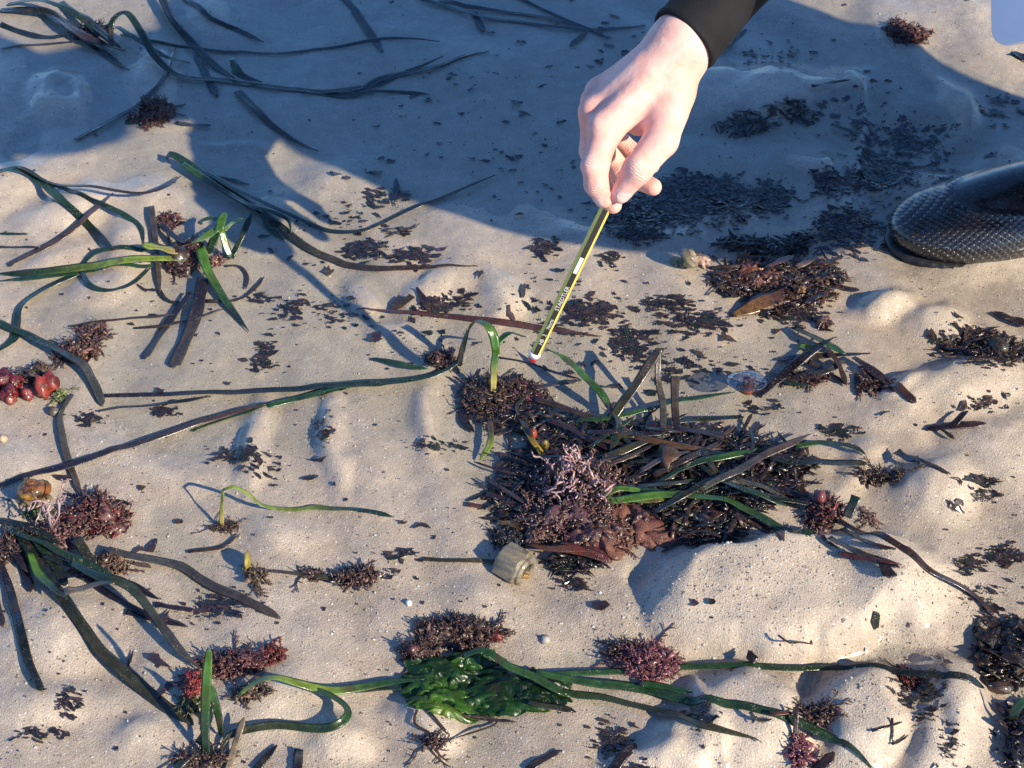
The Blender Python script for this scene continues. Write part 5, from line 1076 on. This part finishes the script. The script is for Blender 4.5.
matted('brown_weed_heap', 'heap of dark brown wet weed at the edge of the shade', [(705,285),(722,268),(750,262),(790,258),(830,262),(850,280),(835,300),(800,312),(770,318),(745,300),(722,294)], 90, [BK, PU, BR, (.09,.045,.03)], .003, (12,40), (2,7), 21, flakes=700)
matted('black_weed_ridge', 'ridge of black weed in the shade above the brown heap', [(712,245),(740,238),(775,243),(800,232),(815,240),(800,254),(765,256),(735,254)], 40, [BK, BK, PU], .004, (12,36), (2,4), 22, flakes=260)
p = tag(empty('shell', gpt(690,262)), 'pale yellow and pink cracked shell at the edge of the shade', 'shell')
spiral_shell(p, 686, 259, .0150, [(.50,.46,.22), (.58,.52,.36), (.34,.30,.14), (.16,.11,.08), (.55,.40,.30)], .6, 1.0); ruffle(698, 262, 12, 8, .010, (.55,.38,.30), (.40,.24,.18), 71, .2, p, M_STONE, 'lip'); ruffle(680, 263, 9, 6, .006, (.50,.48,.24), (.36,.34,.16), 72, .2, p, M_STONE, 'lip')
matted('black_weed_ridge', 'line of brown black weed on the shaded ridge right of the hand', [(716,120),(740,112),(772,108),(800,103),(824,106),(818,116),(790,118),(765,126),(735,131),(718,128)], 16, [BK, (.06,.034,.022)], .002, (10,30), (2,4), 23, flakes=170)
blade('dark twig on the shaded ridge above the black weed', [(812,86,2),(830,82,3),(850,80)], 4, BK); blade('brown twig lying on the shaded ridge crest', [(832,124,2),(845,129,3),(860,133)], 5, BR, BG)
tuft('rust red weed tuft at the edge of the shade near the slate', 906, 34, 22, 9, .012, [(.12,.04,.03),(.07,.025,.02),(.18,.07,.05)], 80, flakes=30)
blade('dark strip of weed under the corner of the slate', [(1012,52),(1030,60)], 10, BK, name='weed_strip', cat='seaweed')
matted('brown_weed_heap', 'dark weed with glossy lump at the right edge of the sand', [(940,352),(965,338),(985,332),(1008,340),(1030,345),(1030,372),(1000,368),(970,362)], 34, [BK, PU, BR], .003, (10,34), (2,5), 24, flakes=200)
blob(None, 'weed_lump', 997, 350, 11, 8, .007, (.05,.04,.03), M_JELLY, 5, .4, .6, label='glossy black lump in the weed at the right edge', cat='seaweed'); blade('dark weed strip reaching in from the right edge below the boot', [(993,312),(1008,318,2),(1030,325)], [6,11,12], BK, PU, name='weed_strip', cat='seaweed')
matted('brown_weed_heap', 'dark brown leafy weed in the lower right corner', [(974,650),(985,632),(1003,640),(1030,628),(1030,690),(1000,684),(978,672)], 46, [(.03,.018,.012), (.05,.03,.02), (.016,.011,.010)], .010, (12,40), (8,18), 25, flakes=240)
matted('brown_weed_heap', 'dark clump at the right edge below the leafy weed', [(1008,712),(1030,700),(1030,775),(1006,775),(1002,740)], 40, [BK, PU, (.03,.03,.05)], .014, (12,36), (4,10), 26, flakes=120)
blade('green blade standing out of the dark clump at the right edge', [(1012,722,6),(1017,708,16),(1026,696,24)], 8, GD, GM); blob(None, 'weed_lump', 1000, 690, 13, 5, .004, (.06,.05,.05), M_JELLY, 6, .3, .7, (.16,.08,.05), label='shiny bluish lump at the end of the long green blade', cat='seaweed')
tuft('tiny red and black tuft on the long green blade over the mound', 908, 681, 12, 9, .008, REDS[:2]+[BK, BK], 36, flakes=14)
p = tag(empty('weed_twig', gpt(892,735)), 'tiny crossed twigs on the lowest sand lobe', 'seaweed'); BL(p, [(892,718),(893,745)], 2.5, BR); BL(p, [(872,731),(902,722)], 2.5, BR); BL(p, [(892,744),(908,735)], 2.5, BR)
p = tag(empty('weed_twig', gpt(760,716)), 'small bluish grey forked scrap beside the lower green blade', 'seaweed'); BL(p, [(750,712,3),(756,718,2),(772,719)], 4, GR, BK); BL(p, [(752,722),(757,716,3)], 3, GR)
blade('dark chip of weed standing on the long green blade', [(747,654,6),(756,661,4)], 9, BK, name='weed_chip', cat='seaweed', tip=(0,0)); blade('thin curved brown hair of weed on the big mound', [(778,635),(792,642),(811,644)], 2, BR, name='weed_hair', cat='seaweed'); blade('fine dark hair of weed on the sunny sand above the brown blade', [(880,415),(890,411)], 2, BR, name='weed_hair', cat='seaweed')

# ---------------------------------------------------------------- loose scraps: larger ones singly, crumbs as litter
SC = [(375,341,9,6,.5,'near the pencil shadow end'), (523,293,3,11,.1,''), (690,187,0,0,0,''), (152,549,5,8,.4,''), (140,551,5,6,.5,''), (142,567,9,3,0,''), (130,661,3,8,.1,''), (172,686,16,3,-.55,''), (157,660,18,4,.5,''), (163,621,6,10,.4,''),
      (228,385,6,2,0,''), (259,346,7,3,.2,''), (205,352,0,0,0,''), (160,392,5,3,0,''), (583,366,4,3,0,''), (691,364,5,4,.2,''), (686,361,3,6,.3,''), (615,388,7,4,0,''), (596,363,5,2,0,''), (672,373,8,3,.2,''), (650,395,7,3,.1,''), (571,374,6,3,.1,''), (345,523,0,0,0,''), (422,526,8,2,.05,''), (403,524,5,2,0,''), (330,273,7,4,.4,''), (430,151,0,0,0,''), (382,160,4,3,.4,''), (348,180,5,3,.3,''), (335,176,6,3,.3,''), (396,192,4,14,0,''), (408,196,9,3,.8,''), (372,175,10,3,-.4,''), (640,290,0,0,0,''), (480,276,6,4,0,''), (400,305,14,6,-.5,''), (425,303,5,12,-.6,'')]
SC += [(650,335,16,3,.35,''), (725,340,12,4,.4,''), (732,297,12,4,.05,''), (536,312,5,5,0,''), (560,272,6,3,0,''), (545,370,5,3,0,''), (100,665,0,0,0,''), (68,705,11,2,.6,''), (142,490,6,3,0,''), (180,524,5,3,0,''), (72,497,9,3,.3,''), (120,504,12,2,.1,''), (62,480,9,3,-.2,''), (695,604,4,3,0,''), (712,602,4,3,.3,''), (880,608,5,4,.3,''), (600,607,9,5,.1,''), (540,640,0,0,0,''), (820,512,0,0,0,''), (930,337,7,4,.4,''), (945,664,6,5,.3,''), (470,470,0,0,0,''), (320,463,11,2,.1,''), (310,480,10,3,-.1,''), (435,450,6,4,0,''), (460,449,9,3,0,'')]
rg = np.random.default_rng(31)
for (x, y, a, b_, an, lb) in SC:
    if a == 0: continue
    m = MB(); s = pxm(x, y); c = gpt(x, y); scrap_shape(m, c[:2], a*s, b_*s/.7, .0007, -an, [BK, DK, PU, BR][rg.integers(4)], rg, .0014, .8)
    tag(m.build('weed_scrap', M_MAT, None, False), 'small dark scrap of weed lying loose on the sand', 'seaweed', 'loose dark scraps of weed on the sand')
PATCH = [(645,214,52,18,420),(700,190,50,16,380),(720,205,60,20,300),(772,196,18,12,160),(825,182,12,14,110),(870,180,44,16,200),(850,225,40,20,160),(905,140,40,14,120),(640,235,30,8,120),(890,160,40,12,70),(545,248,14,10,40),(608,262,12,9,34),(590,312,30,12,150),(630,345,20,16,130),(665,305,28,9,70),(700,322,34,13,120),(793,312,32,14,110),(365,252,22,10,80),(412,256,22,8,80),(398,231,16,6,30),(268,352,10,16,40),(262,365,12,8,20),(290,310,22,14,40),(335,310,24,16,36),(440,308,22,10,40),(462,300,16,10,34),(240,456,26,9,70),(90,419,20,6,36),(165,412,12,6,24),(436,447,30,7,34),(324,430,9,14,24),(262,300,10,8,10),(215,610,26,16,60),(230,600,30,14,30),(270,470,20,12,12),(400,556,20,5,24),(395,575,20,12,10),
         (612,742,20,16,80),(700,715,16,14,34),(640,770,20,8,20),(925,700,18,26,60),(905,695,10,14,30),(950,742,14,20,24),(970,566,18,9,50),(1005,556,20,10,80),(990,400,30,12,20),(985,482,20,5,24),(985,498,16,6,20),(955,505,8,6,10),(1000,625,24,10,60),(985,600,30,16,30),(960,340,30,16,60),(990,365,30,8,40),(850,245,30,16,40),(830,232,20,12,40),(760,410,30,6,20),(840,432,22,6,50),(790,470,16,10,24),(705,545,14,8,20),(575,585,18,6,30),(45,735,30,8,24),(70,700,14,14,20),(385,200,30,10,40),(340,215,30,16,16),(600,60,90,40,26),(450,110,120,60,30),(520,160,80,40,24),(770,55,40,16,30),(760,260,60,20,40),(600,330,120,40,60),(690,370,80,20,50),(560,300,60,40,20),(420,330,60,30,20),(150,300,140,60,16),(300,240,60,30,16),(860,115,60,40,40),(920,160,60,30,60),(1000,110,26,16,30)]
lit = MB(); rg = np.random.default_rng(77)
for (cx, cy, rx, ry, n) in PATCH:
    for i in range(int(n*1.7)):
        u = rg.normal(0, .5, 2); x, y = cx+rx*u[0], cy+ry*u[1]; s = pxm(x, y); p0 = at_z(x, y, float(sand(*at_z(x, y, 0)[:2]))); big = rg.random()**2.5
        scrap_shape(lit, p0[:2], (1.0+7.0*big)*s, (.5+1.9*big)*s/.7, .0004, rg.normal(-.15, .5), [BK, BK, DK, PU, (.05,.03,.025)][rg.integers(5)], rg, .0009, 1.0)
for i in range(900):
    x, y = rg.uniform(-20, 1044), rg.uniform(-10, 778); s = pxm(x, y); p0 = at_z(x, y, 0); big = rg.random()**5
    scrap_shape(lit, p0[:2], (.7+2.6*big)*s, (.5+1.4*big)*s/.7, .0004, rg.uniform(0, 3), [BK, PU, (.08,.05,.035), (.05,.03,.025)][rg.integers(4)], rg, .0008, .3)
tag(lit.build('weed_litter', M_MAT, None, False), 'scattered dark crumbs of weed over the sand', None, None, 'stuff')
# coarse grains and bits of shell
gr = MB(); rg = np.random.default_rng(91); ico, icf = blob_mesh((0, 0, 0), (1, 1, 1), 0, 0, 1)
GZ = [(780,595,120,45,600),(900,650,60,40,200),(730,600,60,40,300),(620,630,90,40,500),(330,590,120,60,400),(300,450,120,60,250),(400,196,16,8,120),(600,330,160,80,350),(940,600,60,40,300),(60,640,100,60,250),(480,640,140,50,400),(120,450,120,60,200),(940,20,60,30,200),(860,700,80,40,300)]
def grain(x, y, sz):
    p0 = at_z(x, y, 0); z = float(sand(p0[0], p0[1])); c = [(.62,.57,.48),(.72,.68,.62),(.52,.45,.36),(.42,.36,.29),(.55,.44,.32),(.78,.75,.70)][rg.integers(6)]
    r = sz*rg.uniform(.6, 1.2, 3); r[2] *= .7; V = ico[rg.permutation(1)[0]:]*r*(1+.25*rg.uniform(-1, 1, (len(ico), 1)))
    gr.add(V+np.array([p0[0], p0[1], z+r[2]*.35]), icf, np.asarray(c)*rg.uniform(.7, 1.1))
for (cx, cy, rx, ry, n) in GZ:
    for i in range(n): u = rg.normal(0, .55, 2); grain(cx+rx*u[0], cy+ry*u[1], .00035+.0008*rg.random()**4)
for i in range(2600): grain(rg.uniform(-20, 1044), rg.uniform(-10, 778), .0003+.0009*rg.random()**4)
tag(gr.build('coarse_sand_grains', M_STONE, None, False), 'coarse pale grains and shell bits on the sand', None, None, 'stuff')
for (x, y, r_, c, lb) in ((545,641,5,(.42,.42,.36),'small pale grey shell bit right of the sea lettuce tuft'), (409,604,3.4,(.70,.70,.68),'tiny white shell bit above the sea lettuce'), (4,440,4,(.5,.38,.25),'small tan shell fragment at the left edge'), (270,133,0,0,'')):
    if r_: blob(None, 'shell_bit', x, y, r_, r_*.8, .003, c, M_STONE, int(x), .6, .4, label=lb, cat='shell', sub=2)
